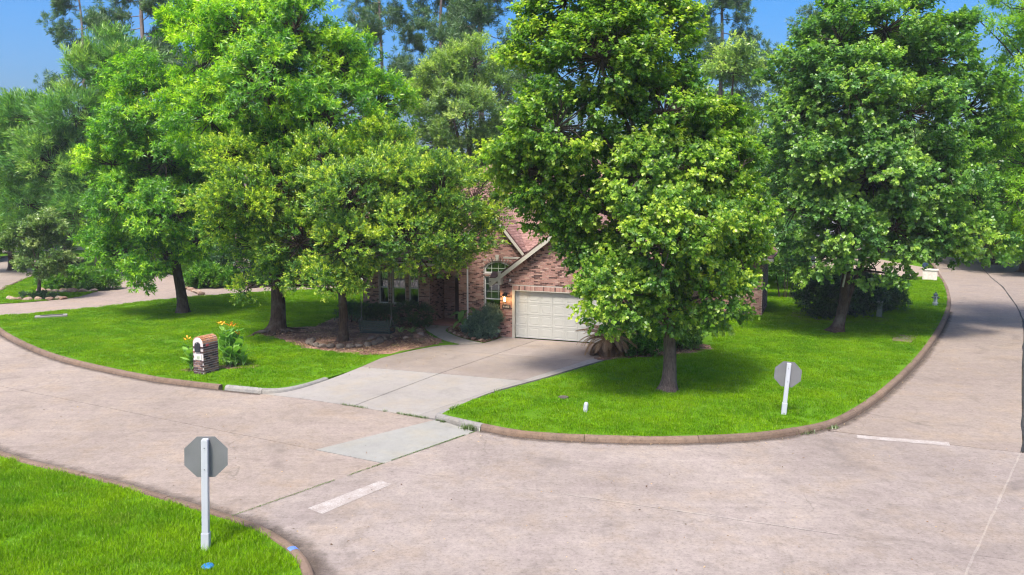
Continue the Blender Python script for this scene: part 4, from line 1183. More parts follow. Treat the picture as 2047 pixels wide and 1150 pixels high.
tree('magnolia_tree', 'small round tree on the grass island inside the looping drive', (-30, 49.9, Z0), (-29.8, 49.9, 1.9), SMALL, .13,
     (leaf_mat("glossy_leaf", (.06, .12, .03), (.15, .24, .06), (.36, .42, .17), .35, .3, .5), M_BARKG), 18, 'oval', .23, 1500, 10, .3, .4, .9, .1, .7, .5, young=.3, tipy=.4, flare=.3, sides=9)
tree('roadside_tree', 'bright green tree leaning over the road at the right edge', (29.9, 38.4, Z0), (29.0, 38.5, 6), ROADSIDE, .36,
     (L_BRIGHT, M_BARK), 19, 'lance', .24, 4200, 12, .4, .6, 1.1, .1, .8, .2, young=.45, tipy=.35, flare=.8)

# pines rising behind the house
def pine(name, label, base, h, seed, n_limb=26, lean=0.0, zlow=.55, r0=.32, group='tall pines behind the house'):
    rng = np.random.default_rng(seed)
    t = thing(name, label, 'tree', base, rng.uniform(0, 6), group)
    mb = MB()
    zz = np.linspace(-.2, h, 14)
    path = [(lean * (z / h) ** 2 + .12 * math.sin(z * .5), .1 * math.sin(z * .4 + 1), z) for z in zz]
    mb.tube(path, [r0 * (1 - .8 * max(z, 0) / h) + .02 for z in zz], 9)
    P, D = [], []
    for i in range(n_limb):
        u = zlow + (1 - zlow) * (i + rng.uniform(0, 1)) / n_limb
        z = h * u
        az = rng.uniform(0, 6.28); L = (1.1 + 3.6 * (1 - u) / (1 - zlow)) * rng.uniform(.55, 1.15) + .3
        p0 = np.array([lean * u * u, 0, z]); d = np.array([math.cos(az), math.sin(az), rng.uniform(-.15, .55)])
        pts = [p0 + d * L * s + np.array([0, 0, .5 * L * (s * s - .8 * s)]) + rng.normal(0, .08, 3) * s for s in (0, .35, .7, 1)]
        mb.tube(pts, [.045, .034, .022, .01], 5, cap=False)
        for k in range(int(11 + L * 8)):
            s = rng.uniform(.4, 1.08)
            c = p0 + d * L * s + np.array([0, 0, .5 * L * (s * s - .8 * s)]) + rng.normal(0, .33, 3) * (.5 + s)
            for q in range(3):
                P.append(c + rng.normal(0, .12, 3)); D.append(unit(d + rng.normal(0, .5, 3) + np.array([0, 0, .5])))
    P, D = np.array(P), np.array(D)
    V, T, tn = leaves_from_sprigs(P, D, rng, 'needle', .42, 14, .22, 1.0, .05, .3, np.clip(rng.normal(.4, .15, len(P)), 0, 1), .3)
    obj('crown', np_mesh('crown', V, T, tn), L_PINE, t)
    obj('trunk', mb, M_BARKP, t, smooth=True)
    return t
pA = pine('pine_tree', 'slim pine with a bare trunk against the sky left of the soft grey-green tree', (-11.4, 70, 0.1), 25, 31, 16, .5, .6, .26)
pB = pine('pine_tree', 'dense dark pine against the sky above the house', (-6.4, 74, .1), 28, 32, 34, 0, .5, .34)
def put(src, loc, rz, s, label):
    c = copy_tree(src); c.location = loc; c.rotation_euler = (0, 0, rz); c.scale = (s, s, s); c['label'] = label
    return c
put(pB, (-2.6, 68, .1), 2.1, 1.05, 'forked pine with a pale trunk just left of the tall maple top')
put(pB, (19.2, 75, .1), 4.0, .98, 'pine showing between the two maple crowns')
put(pB, (-31.5, 70, .1), 1.0, 1.0, 'pine reaching out over the feathery cypress at upper left')
put(pA, (-37.0, 71, .1), 3.0, .95, 'pine tip at the far left beside the open blue sky')
put(pB, (-22.0, 67, .1), 5.2, 1.06, 'pine hidden behind the bright ash crown')
put(pA, (31.0, 82, .1), 5.0, 1.05, 'pine top behind the broad dark maple')

# woodland behind the houses
def back_tree(seed, h, w, leafmat, kind, size, n):
    rng = np.random.default_rng(seed)
    lob = []
    for i in range(13):
        u = rng.uniform(.16, .92); a = rng.uniform(0, 6.28)
        q = w * math.sin(math.pi * min(1, u * .85 + .12)) * rng.uniform(.3, .75)
        lob.append((q * math.cos(a), q * math.sin(a), h * u, w * rng.uniform(.32, .5)))
    lob.append((0, 0, h * .9, w * .3))
    return tree('woodland_tree', 'leafy tree in the wood behind the houses', (0, 0, 0), (.2, 0, h * .45), lob, .3, (leafmat, M_BARK), seed, kind, size, n, 9, .55, .95, .95, .2, .6, .4, young=.4, tipy=.3, group='trees of the wood behind the houses', sides=8)
B1 = back_tree(41, 15, 5.2, L_BACK, 'oval', .42, 3200)
B2 = back_tree(42, 13, 5.6, L_MAPLE2, 'wide', .36, 3400)
B3 = back_tree(43, 16, 4.8, L_WIL, 'oval', .40, 2800)
B4 = back_tree(44, 12, 5.0, L_BRIGHT, 'lance', .45, 3000)
spots = [(-60, 80, 1, 0), (70, 90, 0, 1), (330, 80, 1, 2), (440, 92, 0, 3), (540, 76, 1, 1), (640, 88, 2, 4), (720, 100, 0, 5), (830, 84, 3, 1), (1090, 92, 2, 2), (1170, 80, 0, 0), (1260, 98, 1, 3), (1330, 74, 3, 4),
         (1420, 86, 0, 5), (1500, 78, 1, 0), (1600, 95, 2, 1), (1660, 80, 3, 3), (1760, 92, 0, 2), (1840, 84, 2, 4), (1930, 100, 1, 5), (2010, 88, 0, 0), (2090, 80, 3, 1), (2050, 68, 1, 4), (1455, 62, 2, 5), (1530, 58, 1, 2), (1990, 76, 3, 2), (2150, 64, 0, 3), (170, 105, 2, 3), (960, 90, 1, 4), (1060, 78, 3, 2), (20, 70, 3, 5), (250, 74, 3, 1)]
used = set()
for px, Y, k, r in spots:
    src = (B1, B2, B3, B4)[k]
    o = src if k not in used else copy_tree(src)
    used.add(k)
    o.location = ((px - 1023.5) / 1590 * Y, Y, .05)
    o.rotation_euler = (0, 0, r * 1.05 + px * .01)
    s = .85 + .05 * ((px * 7) % 6)
    o.scale = (s, s, s * (1.0 + .03 * (r - 2)))

# ------------------------------------------------------------------ shrubs and plants
def shrub(name, label, base, lobes, mat, seed, leaf='oval', size=.06, n=700, per=12, length=.18, bough=.22, up=.4, droop=.1, spread=.9, young=.35, tipy=.4, hollow=.6, stems=5, cat='shrub', group=None, flat=.8, upn=.6):
    rng = np.random.default_rng(seed)
    t = thing(name, label, cat, base, 0, group)
    lobes = np.array(lobes, float)
    w = lobes[:, 3] ** 2; w /= w.sum()
    nb = max(10, n // 10)
    li = rng.choice(len(lobes), nb, p=w)
    d = unit(rng.normal(0, 1, (nb, 3)) + np.array([0, 0, .3]))
    C = lobes[li, :3] + d * (lobes[li, 3] * (hollow + (1 - hollow) * rng.uniform(0, 1, nb) ** .5))[:, None]
    C[:, 2] = np.maximum(C[:, 2], .08)
    bi = rng.integers(0, nb, n)
    off = rng.normal(0, bough * .5, (n, 3)); off[:, 2] *= flat
    P = C[bi] + off; P[:, 2] = np.maximum(P[:, 2], .03)
    D = unit(d[bi] * .6 + rng.normal(0, .4, (n, 3)) + np.array([0, 0, up]))
    ti = np.clip(rng.normal(young, .18, nb)[bi], 0, 1)
    V, T, tn = leaves_from_sprigs(P, D, rng, leaf, size, per, length, spread, droop, upn, ti, tipy)
    V[:, 2] = np.maximum(V[:, 2], .01)
    obj('foliage', np_mesh('foliage', V, T, tn), mat, t)
    mb = MB()
    for i in range(stems):
        l = lobes[i % len(lobes)]
        c = Vector(l[:3])
        b0 = Vector((c.x * .4 + rng.normal(0, .06), c.y * .4 + rng.normal(0, .06), -.05))
        mb.tube([b0, b0.lerp(c, .5) + Vector(rng.normal(0, .05, 3)), c], [.025, .02, .01], 5)
    obj('stems', mb, M_BARK, t)
    return t
hl = [(x, .12 * math.sin(x * 3) - .25 * x * .42, .62 + .05 * math.sin(x * 2), .5) for x in np.arange(-1.5, 1.55, .3)]
shrub('hedge', 'clipped dark green hedge under the front windows', (-5.75, 38.75, Z0), hl, L_HEDGE, 51, 'oval', .07, 1800, 12, .12, .2, hollow=.8, young=.3, tipy=.5, cat='hedge')
shrub('hedge', 'low dark hedge at the left end of the house front', (-8.2, 40.3, Z0), [(0, 0, .5, .5), (.5, -.2, .5, .5), (-.5, .2, .5, .45)], L_DARK, 52, 'oval', .08, 700, 11, .12, .2, cat='hedge')
shrub('juniper_shrub', 'blue-green juniper beside the garage corner', (-1.35, 35.85, Z0), [(0, 0, .55, .45), (.35, .05, .7, .4), (-.3, -.05, .4, .35), (.1, -.25, .3, .35), (.3, .3, .95, .3)], L_JUN, 53, 'needle', .16, 1300, 14, .2, .25, up=.2, hollow=.5, spread=.6)
shrub('shrub', 'large dark rounded shrub behind the leaning maple stems', (17.4, 42.2, Z0), [(-.9, 0, 1.3, 1.2), (.6, .3, 1.5, 1.3), (-.2, -.4, .9, 1.1), (1.6, .4, .9, .9), (-1.3, -.2, .8, .8)], L_DARK, 54, 'oval', .16, 1900, 12, .25, .35)
shrub('shrub', 'dark leafy shrub right of the maple trunk at the far lawn', (20.3, 44.3, Z0), [(-.7, 0, .8, .9), (.6, .2, .9, .9), (1.5, .3, .6, .6), (0, -.3, .5, .7)], L_DARK, 55, 'oval', .14, 1800, 12, .25, .35, young=.45)
shrub('crape_myrtle', 'small multi-stemmed tree on the sunny far lawn', (17.3, 50, Z0), [(0, 0, 2.3, .9), (.7, 0, 2.0, .7), (-.8, .2, 2.4, .8), (.1, .2, 3.0, .8)], L_BACK, 56, 'oval', .17, 1200, 11, .3, .35, stems=7, cat='tree')
shrub('shrub', 'bright leafy shrub right of the brown cycad', (5.15, 32.0, Z0), [(0, 0, .45, .5), (.5, .1, .5, .5), (-.5, .1, .35, .35), (.2, .3, .9, .5)], L_STRAP, 57, 'lance', .2, 900, 10, .25, .25, up=.5, young=.3)
shrub('shrub', 'leafy shrub against the garage corner behind the maple trunk', (7.2, 33.2, Z0), [(0, 0, .6, .6), (.6, .2, .5, .5), (-.4, .1, .9, .5)], L_BACK, 58, 'oval', .13, 900, 11, .2, .25)
shrub('shrub', 'low spiky shrub in the stone bed of the grass island', (-29.2, 54.2, Z0), [(0, 0, .5, .7), (1.0, .5, .5, .7), (-1.2, -.2, .6, .8), (-2.3, .2, .7, .9)], L_STRAP, 59, 'lance', .3, 1400, 10, .3, .3, young=.55)
shrub('shrub', 'dark mass of evergreen shrub beside the neighbour drive behind the left ash', (-18.2, 57.5, Z0), [(0, 0, 2.0, 2.0), (2.2, .3, 1.7, 1.8), (-1.9, .2, 1.5, 1.5), (.8, .5, 3.4, 1.9), (4.2, .6, 1.9, 1.9)], L_DARK, 60, 'oval', .24, 2600, 11, .35, .5)
shrub('shrub', 'light green border plants beside the neighbour drive', (-22.2, 55.6, Z0), [(0, 0, .5, .6), (1.0, .3, .6, .7), (.3, .6, 1.0, .6), (2.1, .5, .5, .6)], L_STRAP, 61, 'lance', .3, 1100, 10, .3, .3, young=.35)
shrub('shrub', 'bushy shrub low in the wood behind the right lawn', (11.5, 62, Z0), [(0, 0, 1.6, 1.8), (2.5, .5, 1.8, 2.0), (-2.5, .3, 1.4, 1.7)], L_BACK, 62, 'oval', .25, 2400, 10, .4, .5)
shrub('groundcover', 'dark ground cover at the foot of the small island tree', (-30.0, 49.5, Z0), [(0, 0, .12, .25), (.6, 0, .12, .25), (-.7, .1, .12, .25), (1.2, .1, .1, .2)], L_DARK, 63, 'lance', .12, 500, 10, .12, .15, cat='plant')

# plants with single large leaves
def leaf_blade(L, W, curl, n=6, fold=.25):
    m = MB(); vs = []
    for i in range(n + 1):
        u = i / n
        w = W * (math.sin(math.pi * min(1, u * .92 + .06)) ** .8) if i < n else .001
        y = L * (u - .12 * curl * u * u); z = -curl * L * u * u * .5
        vs += [(-w, y, z + fold * w), (0, y, z), (w, y, z + fold * w)]
    fs = []
    for i in range(n):
        o = i * 3
        fs += [(o, o + 1, o + 4, o + 3), (o + 1, o + 2, o + 5, o + 4)]
    m.add(vs, fs)
    return m
def big_leaf_mat(name, a, b):
    t = NT(name)
    r = t.n("ObjectInfo").outputs['Random']
    c = t.mix(r, a, b)
    c = t.mix(t.math('MULTIPLY', t.ramp(t.noise(t.objco(), 9, 4), [(.4, 0), (.7, 1)]), .4), c, tuple(x * .7 for x in a))
    s = t.bsdf(c, .4, None, .4)
    tr = t.n("BsdfTranslucent", {'Color': t.mix(1.0, c, (1.3, 1.4, .5), 'MULTIPLY')}).outputs[0]
    return t.done(t.n("MixShader", {0: .3, 1: s, 2: tr}).outputs[0])
M_CANNA = big_leaf_mat("canna_leaf", (.12, .30, .05), (.26, .46, .08))
M_STEM = plain("green_stem", (.16, .28, .07), .6, .2, 10)
M_ORANGE = plain("orange_petal", (.85, .32, .02), .6, .25, 12)
canna_me = []
for k, (L, W, c) in enumerate(((.42, .075, .5), (.5, .085, .25), (.36, .06, .8))):
    me = leaf_blade(L, W, c).mesh('leaf', True); me.materials.append(M_CANNA); canna_me.append(me)
flower_m = MB()
rf_ = random.Random(5)
for i in range(9):
    a = i * 2.4; q = .028 + .012 * (i % 3)
    c = Vector((q * math.cos(a), q * math.sin(a), .03 * (i // 3)))
    d = Vector((math.cos(a), math.sin(a), .5 + .3 * (i % 2))).normalized(); s = Vector((-math.sin(a), math.cos(a), 0))
    flower_m.add([c, c + d * .05 + s * .028, c + d * .10, c + d * .05 - s * .028], [(0, 1, 2, 3)])
flower_me = flower_m.mesh('flower'); flower_me.materials.append(M_ORANGE)
def canna(label, base, stalks, seed):
    rg = random.Random(seed)
    t = thing('canna_plant', label, 'plant', base, 0)
    for (x, y, h, fl) in stalks:
        tx, ty = x + rg.uniform(-.1, .1), y + rg.uniform(-.06, .06)
        obj('stalk', MB().tube([(x, y, -.03), ((x + tx) / 2 + .02, (y + ty) / 2, h * .5), (tx, ty, h)], [.016, .013, .008], 6), M_STEM, t)
        n = int(4 + h * 3.2)
        for i in range(n):
            u = .12 + .72 * i / n
            o = obj('leaf', canna_me[rg.randrange(3)], None, t, loc=(x + (tx - x) * u, y + (ty - y) * u, h * u), rot=(rg.uniform(.6, 1.25), 0, i * 2.5 + rg.uniform(-.4, .4)))
            s = rg.uniform(1.0, 1.45); o.scale = (s * 1.3, s, s)
        if fl:
            o = obj('flower', flower_me, None, t, loc=(tx, ty, h), rot=(rg.uniform(-.3, .3), rg.uniform(-.3, .3), rg.uniform(0, 6)))
            o.scale = (fl, fl, fl)
    return t
canna('tall canna with orange flowers behind the right of the mailbox', (-10.75, 29.75, Z0), [(-.3, .15, 1.55, 1.5), (-.12, .1, 1.7, 0), (.02, .2, 1.5, 1.6), (.16, .05, 1.52, 1.5), (.38, .1, 1.2, 1.2), (.3, -.22, .9, 0), (.1, -.25, 1.1, 0), (-.1, -.1, 1.25, 0), (.55, -.1, .7, 0), (.2, .2, 1.3, 0)], 71)
canna('thin canna with one orange bloom at the left side of the mailbox', (-11.9, 28.95, Z0), [(0, 0, 1.15, 1.3), (.12, .15, 1.25, 0), (.05, -.1, .7, 0), (.22, .1, 1.15, 0)], 72)
M_EAR = big_leaf_mat("broad_leaf", (.07, .17, .03), (.22, .33, .06))
ear_me = leaf_blade(.55, .16, .7).mesh('leaf', True); ear_me.materials.append(M_EAR)
t = thing('broad_leaf_plant', 'broad yellow-green leaves against the wall by the downspout', 'plant', (-2.15, 37.3, Z0))
rg = random.Random(9)
for i in range(16):
    a = i * 2.4; h = .5 + .75 * rg.random()
    p = Vector((math.cos(a) * .14, math.sin(a) * .1, 0)); q = Vector((math.cos(a) * .32, math.sin(a) * .22, h))
    obj('stalk', MB().tube([p, p.lerp(q, .6) + Vector((0, 0, .08)), q], [.014, .012, .009], 5), M_STEM, t)
    obj('leaf', ear_me, None, t, loc=q, rot=(rg.uniform(-.7, .4), 0, a - math.pi / 2))
obj('pot', MB().lathe([(.14, -.02), (.2, .3), (.21, .32), (.17, .32)], (-.1, .0, 0), 14), plain("dark_pot", (.03, .035, .04), .5), t)
iris_me = leaf_blade(.42, .018, .9, 5, .1).mesh('leaf', True); iris_me.materials.append(big_leaf_mat("iris_leaf", (.2, .34, .08), (.36, .48, .16)))
for lb, loc in (('left one of two pale strap-leaved tufts in the mulch bed', (-5.3, 37.35, Z0)), ('right one of two pale strap-leaved tufts in the mulch bed', (-4.75, 37.2, Z0))):
    t = thing('iris_plant', lb, 'plant', loc)
    for i in range(13):
        o = obj('leaf', iris_me, None, t, loc=(rg.uniform(-.06, .06), rg.uniform(-.05, .05), -.02), rot=(rg.uniform(.7, 1.3), 0, i * 2.4)); s = rg.uniform(.8, 1.25); o.scale = (1.6 * s, s, s)

# withered cycad by the driveway
M_DRY = big_leaf_mat("dry_frond", (.22, .12, .055), (.38, .24, .12))
M_DRYD = big_leaf_mat("dry_frond_old", (.09, .045, .02), (.30, .17, .06))
def frond(L, curl, w, seed):
    rg = random.Random(seed); m = MB()
    P = []
    for i in range(13):
        u = i / 12
        P.append(Vector((0, L * math.sin(curl * u) / curl, L * (math.cos(curl * u) - 1) / curl)))
    m.tube(P, [.016 - .001 * i for i in range(13)], 4)
    for i in range(34):
        u = .12 + .86 * i / 34; k = min(11, int(u * 12)); p = P[k].lerp(P[k + 1], u * 12 - k)
        tdir = (P[k + 1] - P[k]).normalized()
        for s in (-1, 1):
            l = w * math.sin(math.pi * (u * .85 + .1)) * rg.uniform(.8, 1.1)
            e = p + Vector((s * l * .75, 0, 0)) + tdir * l * .6 + Vector((0, 0, -.35 * l))
            m.add([p - tdir * .012, p + tdir * .012, e + tdir * .006, e - tdir * .006], [(0, 1, 2, 3)])
    return m
fr_me = []
for k, (L, c, w, mt) in enumerate(((1.35, 1.1, .2, M_DRY), (1.3, 1.6, .2, M_DRY), (1.1, 2.0, .2, M_DRYD))):
    me = frond(L, c, w, k).mesh('frond'); me.materials.append(mt); fr_me.append(me)
t = thing('cycad', 'withered brown cycad with drooping dry fronds beside the garage door', 'plant', (3.95, 32.1, Z0))
obj('trunk', MB().lathe([(.28, -.05), (.32, .1), (.29, .45), (.22, .7), (.06, .78)], (0, 0, 0), 12), M_BARK, t)
for i in range(80):
    a = i * 2.399; k = 2 if i < 30 else (1 if i < 54 else 0)
    el = (.0 if k == 2 else .45 if k == 1 else .75) + rg.uniform(-.15, .15)
    o = obj('frond', fr_me[k], None, t, loc=(math.cos(a) * .1, math.sin(a) * .1, .62 + .004 * (i - 30)), rot=(el, rg.uniform(-.2, .2), a - math.pi / 2))
    s = rg.uniform(.8, 1.12); o.scale = (s, s, s)

# ------------------------------------------------------------------ street furniture and garden things
M_ALU = plain("sign_back_aluminium", (.165, .165, .168), .5, .12, 3, .4, .15, .05)
M_WHITE = plain("white_vinyl_post", (.41, .42, .445), .4, .06, 2, .4)
M_RED = plain("sign_red", (.5, .03, .03), .5)
def stop_sign(label, base, h, tilt, rz, size, w):
    t = thing('stop_sign', label, 'road sign', base, rz)
    t.rotation_euler = (0, tilt, rz)
    p = MB(); a, b = w / 2, w / 2 - .012
    pr = [(-a, -b), (-b, -a), (b, -a), (a, -b), (a, b), (b, a), (-b, a), (-a, b)]
    p.prism(pr, -.15, h - .015)
    p.prism([(x * .86, y * .86) for x, y in pr], h - .0149, h)
    obj('post', p, M_WHITE, t)
    sl = MB(); s = 1.22
    sl.prism([(x * s, y * s) for x, y in pr], -.12, .34)
    obj('sleeve', sl, M_WHITE, t)
    R = size / 2 / math.cos(math.pi / 8)
    oc = [(R * math.cos(math.pi / 8 + i * math.pi / 4), R * math.sin(math.pi / 8 + i * math.pi / 4)) for i in range(8)]
    zc = h - size / 2 + .03
    pm = MB()
    y0, y1 = w / 2 + .001, w / 2 + .006
    pm.add([(x, y0, zc + z) for x, z in oc] + [(x, y1, zc + z) for x, z in oc], [tuple(range(8)), tuple(range(15, 7, -1))] + [(i, 8 + i, 8 + (i + 1) % 8, (i + 1) % 8) for i in range(8)])
    pl_ = obj('sign_plate', pm, M_ALU, t)
    obj('sign_face', MB().add([(x * .99, y1 + .002, zc + z * .99) for x, z in oc], [tuple(range(7, -1, -1))]), M_RED, pl_)
    for z in (zc - .2, zc + .2):
        obj('bolt', MB().tube([(0, -w / 2 - .006, z), (0, -w / 2 + .01, z)], [.011, .011], 6), M_ALU, t)
    return t
stop_sign('near stop sign seen from behind on a white square post in the bottom left lawn', (-5.62, 13.95, Z0), 2.1, .035, .12, .76, .12)
stop_sign('far stop sign seen from behind on a leaning white post on the corner lawn', (8.09, 23.1, Z0), 1.55, .065, -.28, .76, .125)

# brick mailbox
M_BRICKM = brick_mat("mailbox_brick", [(0, (.045, .03, .032)), (.35, (.09, .058, .055)), (.65, (.14, .085, .075)), (.88, (.22, .125, .095)), (1, (.28, .18, .14))])
M_BRICKO = brick_mat("mailbox_arch_brick", [(0, (.30, .14, .07)), (.5, (.40, .20, .11)), (1, (.30, .19, .14))])
M_MORTW = plain("pale_mortar", (.55, .49, .47), .95, .15, 9)
MBROT = math.atan2(-.39, .92)
mbx = thing('brick_mailbox', 'arched brick mailbox by the kerb between two flowering plants', 'mailbox', (-11.25, 28.75, Z0), MBROT)
mw, md_, mh = .46, .74, 1.12
core = MB()
core.bbox((-mw / 2, -md_ / 2, -.15), (mw / 2, md_ / 2, mh))
ar = [(mw / 2 * math.cos(math.pi * i / 12), mh - .002 + mw / 2 * math.sin(math.pi * i / 12)) for i in range(13)]
core.add([(x, -md_ / 2, z) for x, z in ar] + [(x, md_ / 2, z) for x, z in ar], [tuple(range(12, -1, -1)), tuple(range(13, 26))] + [(i, i + 1, 14 + i, 13 + i) for i in range(12)])
cr = obj('core', core, M_MORTW, mbx)
bl, bhh, mj = .2, .064, .022
def lay2(a0, a1, z0, z1, k0=0, ops=()):
    out = []; z = z0; k = k0
    while z + bhh <= z1 + .001:
        off = -(bl + mj) / 2 if k % 2 else 0
        x = a0 + off
        while x < a1:
            s, e = max(x, a0), min(x + bl, a1)
            if e - s > .03 and not any(o[0] < (s + e) / 2 < o[1] and o[2] < z + bhh / 2 < o[3] for o in ops): out.append(((s + e) / 2, z + bhh / 2, e - s))
            x += bl + mj
        z += bhh + mj; k += 1
    return out
mb_me = MB().box((0, 0, 0), (1, .03, bhh)).mesh('brick'); mb_me.materials.append(M_BRICKM)
rgm = random.Random(4)
def mb_brick(loc, l, rz=0):
    o = obj('brick', mb_me, None, mbx, loc=(loc[0] + rgm.uniform(-.002, .002), loc[1] + rgm.uniform(-.002, .002), loc[2]), rot=(0, 0, rz)); o.scale = (l, 1, 1)
for x, z, l in lay2(-mw / 2 - .006, mw / 2 + .006, .01, mh, 0, [(-.15, .15, .78, 2), (-.19, .19, .52, .74)]): mb_brick((x, -md_ / 2 - .004, z), l)
for x, z, l in lay2(-mw / 2 - .006, mw / 2 + .006, .01, mh, 0): mb_brick((x, md_ / 2 + .004, z), l)
for sx in (-1, 1):
    for x, z, l in lay2(-md_ / 2 + .012, md_ / 2 - .012, .01, mh, 1): mb_brick((sx * (mw / 2 + .004), x, z), l, math.pi / 2)
ab_me = MB().box((0, 0, 0), (.066, .17, .03)).mesh('brick'); ab_me.materials.append(M_BRICKO)
for j in range(4):
    for i in range(9):
        an = math.pi * (i + .5) / 9
        o = obj('brick', ab_me, None, mbx, loc=((mw / 2 + .004) * math.cos(an), -md_ / 2 + .09 + j * .187, mh + .012 + (mw / 2 + .004) * math.sin(an)), rot=(0, math.pi / 2 - an, 0))
dm_ = MB(); dpts = [(-.12, .82), (.12, .82), (.12, 1.06)] + [(.12 * math.cos(math.pi * i / 8), 1.06 + .12 * math.sin(math.pi * i / 8)) for i in range(1, 8)] + [(-.12, 1.06)]
n = len(dpts)
dm_.add([(x, -md_ / 2 - .05, z) for x, z in dpts] + [(x, -md_ / 2, z) for x, z in dpts], [tuple(range(n))] + [(i, n + i, n + (i + 1) % n, (i + 1) % n) for i in range(n)])
md_o = obj('mailbox_door', dm_, plain("mailbox_black", (.02, .022, .03), .4, .2, 5, .5), mbx)
obj('handle', MB().bbox((-.02, -md_ / 2 - .075, 1.12), (.02, -md_ / 2 - .05, 1.15)), M_ALU, md_o)
np_ = obj('number_plate', MB().bbox((-.16, -md_ / 2 - .03, .54), (.16, -md_ / 2 - .006, .72)), plain("plate_cream", (.66, .64, .55), .5, .1, 5), mbx)
obj('emblem', MB().bbox((-.05, -md_ / 2 - .036, .57), (.09, -md_ / 2 - .0301, .69)), plain("plate_green", (.36, .40, .30), .6, .4, 20), np_)
obj('flag', MB().bbox((mw / 2 + .02, -.22, 1.02), (mw / 2 + .03, -.10, 1.10)), plain("flag_red", (.6, .09, .11), .5), mbx)

sheet('mulch_bed', rough_outline([(-12.3, 28.9), (-11.6, 28.75), (-11.05, 29.3), (-10.6, 29.25), (-9.75, 29.4), (-9.7, 30.05), (-10.6, 30.2), (-11.5, 29.6), (-12.2, 29.3)], .07), LZ + .02, M_MULCH)
# hydrant, cable pedestal, markers, covers
M_SILV = plain("hydrant_silver", (.42, .46, .50), .4, .15, 6, .5, .3)
M_HYD = plain("hydrant_dark", (.05, .07, .085), .5, .3, 6)
hy = thing('fire_hydrant', 'silver fire hydrant with a dark cap on the far right lawn', 'hydrant', (24.97, 46.5, Z0), -.6)
obj('barrel', MB().lathe([(.15, 0), (.15, .05), (.10, .06), (.10, .12), (.16, .13), (.16, .17), (.10, .18), (.10, .55), (.12, .57), (.12, .6)], n=14), M_SILV, hy)
obj('bonnet', MB().lathe([(.13, .6), (.13, .63), (.10, .70), (.05, .75), (.03, .76), (.03, .82), (.0, .82)], n=14), M_HYD, hy)
for d in ((1, 0), (-1, 0), (0, -1)):
    obj('nozzle', MB().tube([(d[0] * .08, d[1] * .08, .48), (d[0] * .17, d[1] * .17, .48), (d[0] * .2, d[1] * .2, .48)], [.055, .055, .04], 8), M_HYD, hy)
M_PED = plain("pedestal_green", (.19, .23, .185), .6, .25, 5)
pd = thing('cable_pedestal', 'grey-green utility pedestal box standing in the right lawn', 'utility box', (19.6, 42.0, Z0), -.5)
obj('cabinet', MB().prism([(-.13, -.12), (.13, -.12), (.13, .12), (-.13, .12)], -.05, .78), M_PED, pd)
obj('lid', MB().add([(-.15, -.14, .78), (.15, -.14, .78), (.15, .14, .78), (-.15, .14, .78), (-.15, -.14, .82), (.15, -.14, .82), (.15, .14, .86), (-.15, .14, .86)], [(0, 3, 2, 1), (4, 5, 6, 7), (0, 1, 5, 4), (1, 2, 6, 5), (2, 3, 7, 6), (3, 0, 4, 7)]), plain("pedestal_lid", (.40, .43, .38), .6), pd)
mk = obj('marker_post', MB().tube([(0, 0, -.05), (.03, 0, .24), (.035, 0, .29)], [.075, .068, .05], 6), M_WHITE, loc=(2.2, 23.35, Z0), label='short white marker post in the grass left of the maple trunk', cat='marker')
obj('valve_cover', MB().lathe([(.16, -.02), (.16, .025), (.13, .03), (.05, .028)], n=14), plain("iron_cover", (.09, .07, .06), .8, .3, 8), loc=(1.65, 24.95, Z0 + .03), label='round rusty valve cover flush in the corner lawn', cat='valve cover')
cb = thing('meter_box', 'low concrete meter box lid in the far left lawn', 'meter box', (-24.6, 42.0, Z0), .5)
obj('lid', MB().prism([(-.75, -.35), (.75, -.35), (.75, .35), (-.75, .35)], -.05, .1), M_KERBN, cb)
obj('painted_recess', MB().prism([(-.5, -.1), (.55, -.1), (.55, .3), (-.5, .3)], .05, .115), plain("painted_recess_dark", (.06, .055, .05), .9), cb)  # darkness of the recess in the lid, painted as a near-black raised panel
inl = thing('storm_drain', 'storm drain slab with a round lid at the kerb of the right lawn', 'storm drain', (18.25, 35.3, Z0), math.atan2(4.8, 3.3))
obj('slab', MB().prism([(-1.0, .12), (1.0, .12), (1.0, .9), (.1, 1.0), (-.9, .9)], -.1, .03), M_KERB, inl)
obj('lid', MB().lathe([(.32, .0), (.32, .036), (.29, .042), (.1, .04)], (-.1, .55, 0), 18), plain("lid_iron", (.12, .095, .08), .8, .3, 6), inl)
for k in (-.42, .42):
    obj('opening', MB().bbox((k - .36, -.20, -.10), (k + .36, .06, -.02)), M_DARK, inl)
cap = obj('utility_cap', MB().lathe([(.10, 0), (.11, .02), (.09, .045), (.02, .05)], n=12), plain("utility_blue", (.02, .15, .36), .5, .3, 8), loc=(-5.32, 13.25, Z0 + .015), label='blue utility cap in the grass at the bottom edge below the near stop sign', cat='marker')
bp = [p for p in knS if 13.75 < p[1] < 14.15]
if len(bp) < 2: bp = [p for p in knS if 13.4 < p[1] < 14.6][:3]
sweep('kerb_paint', bp[:2], [(o, h + .004) for o, h in PROF[2:7]], plain("blue_marking", (.10, .18, .48), .8, .4, 9), -1)

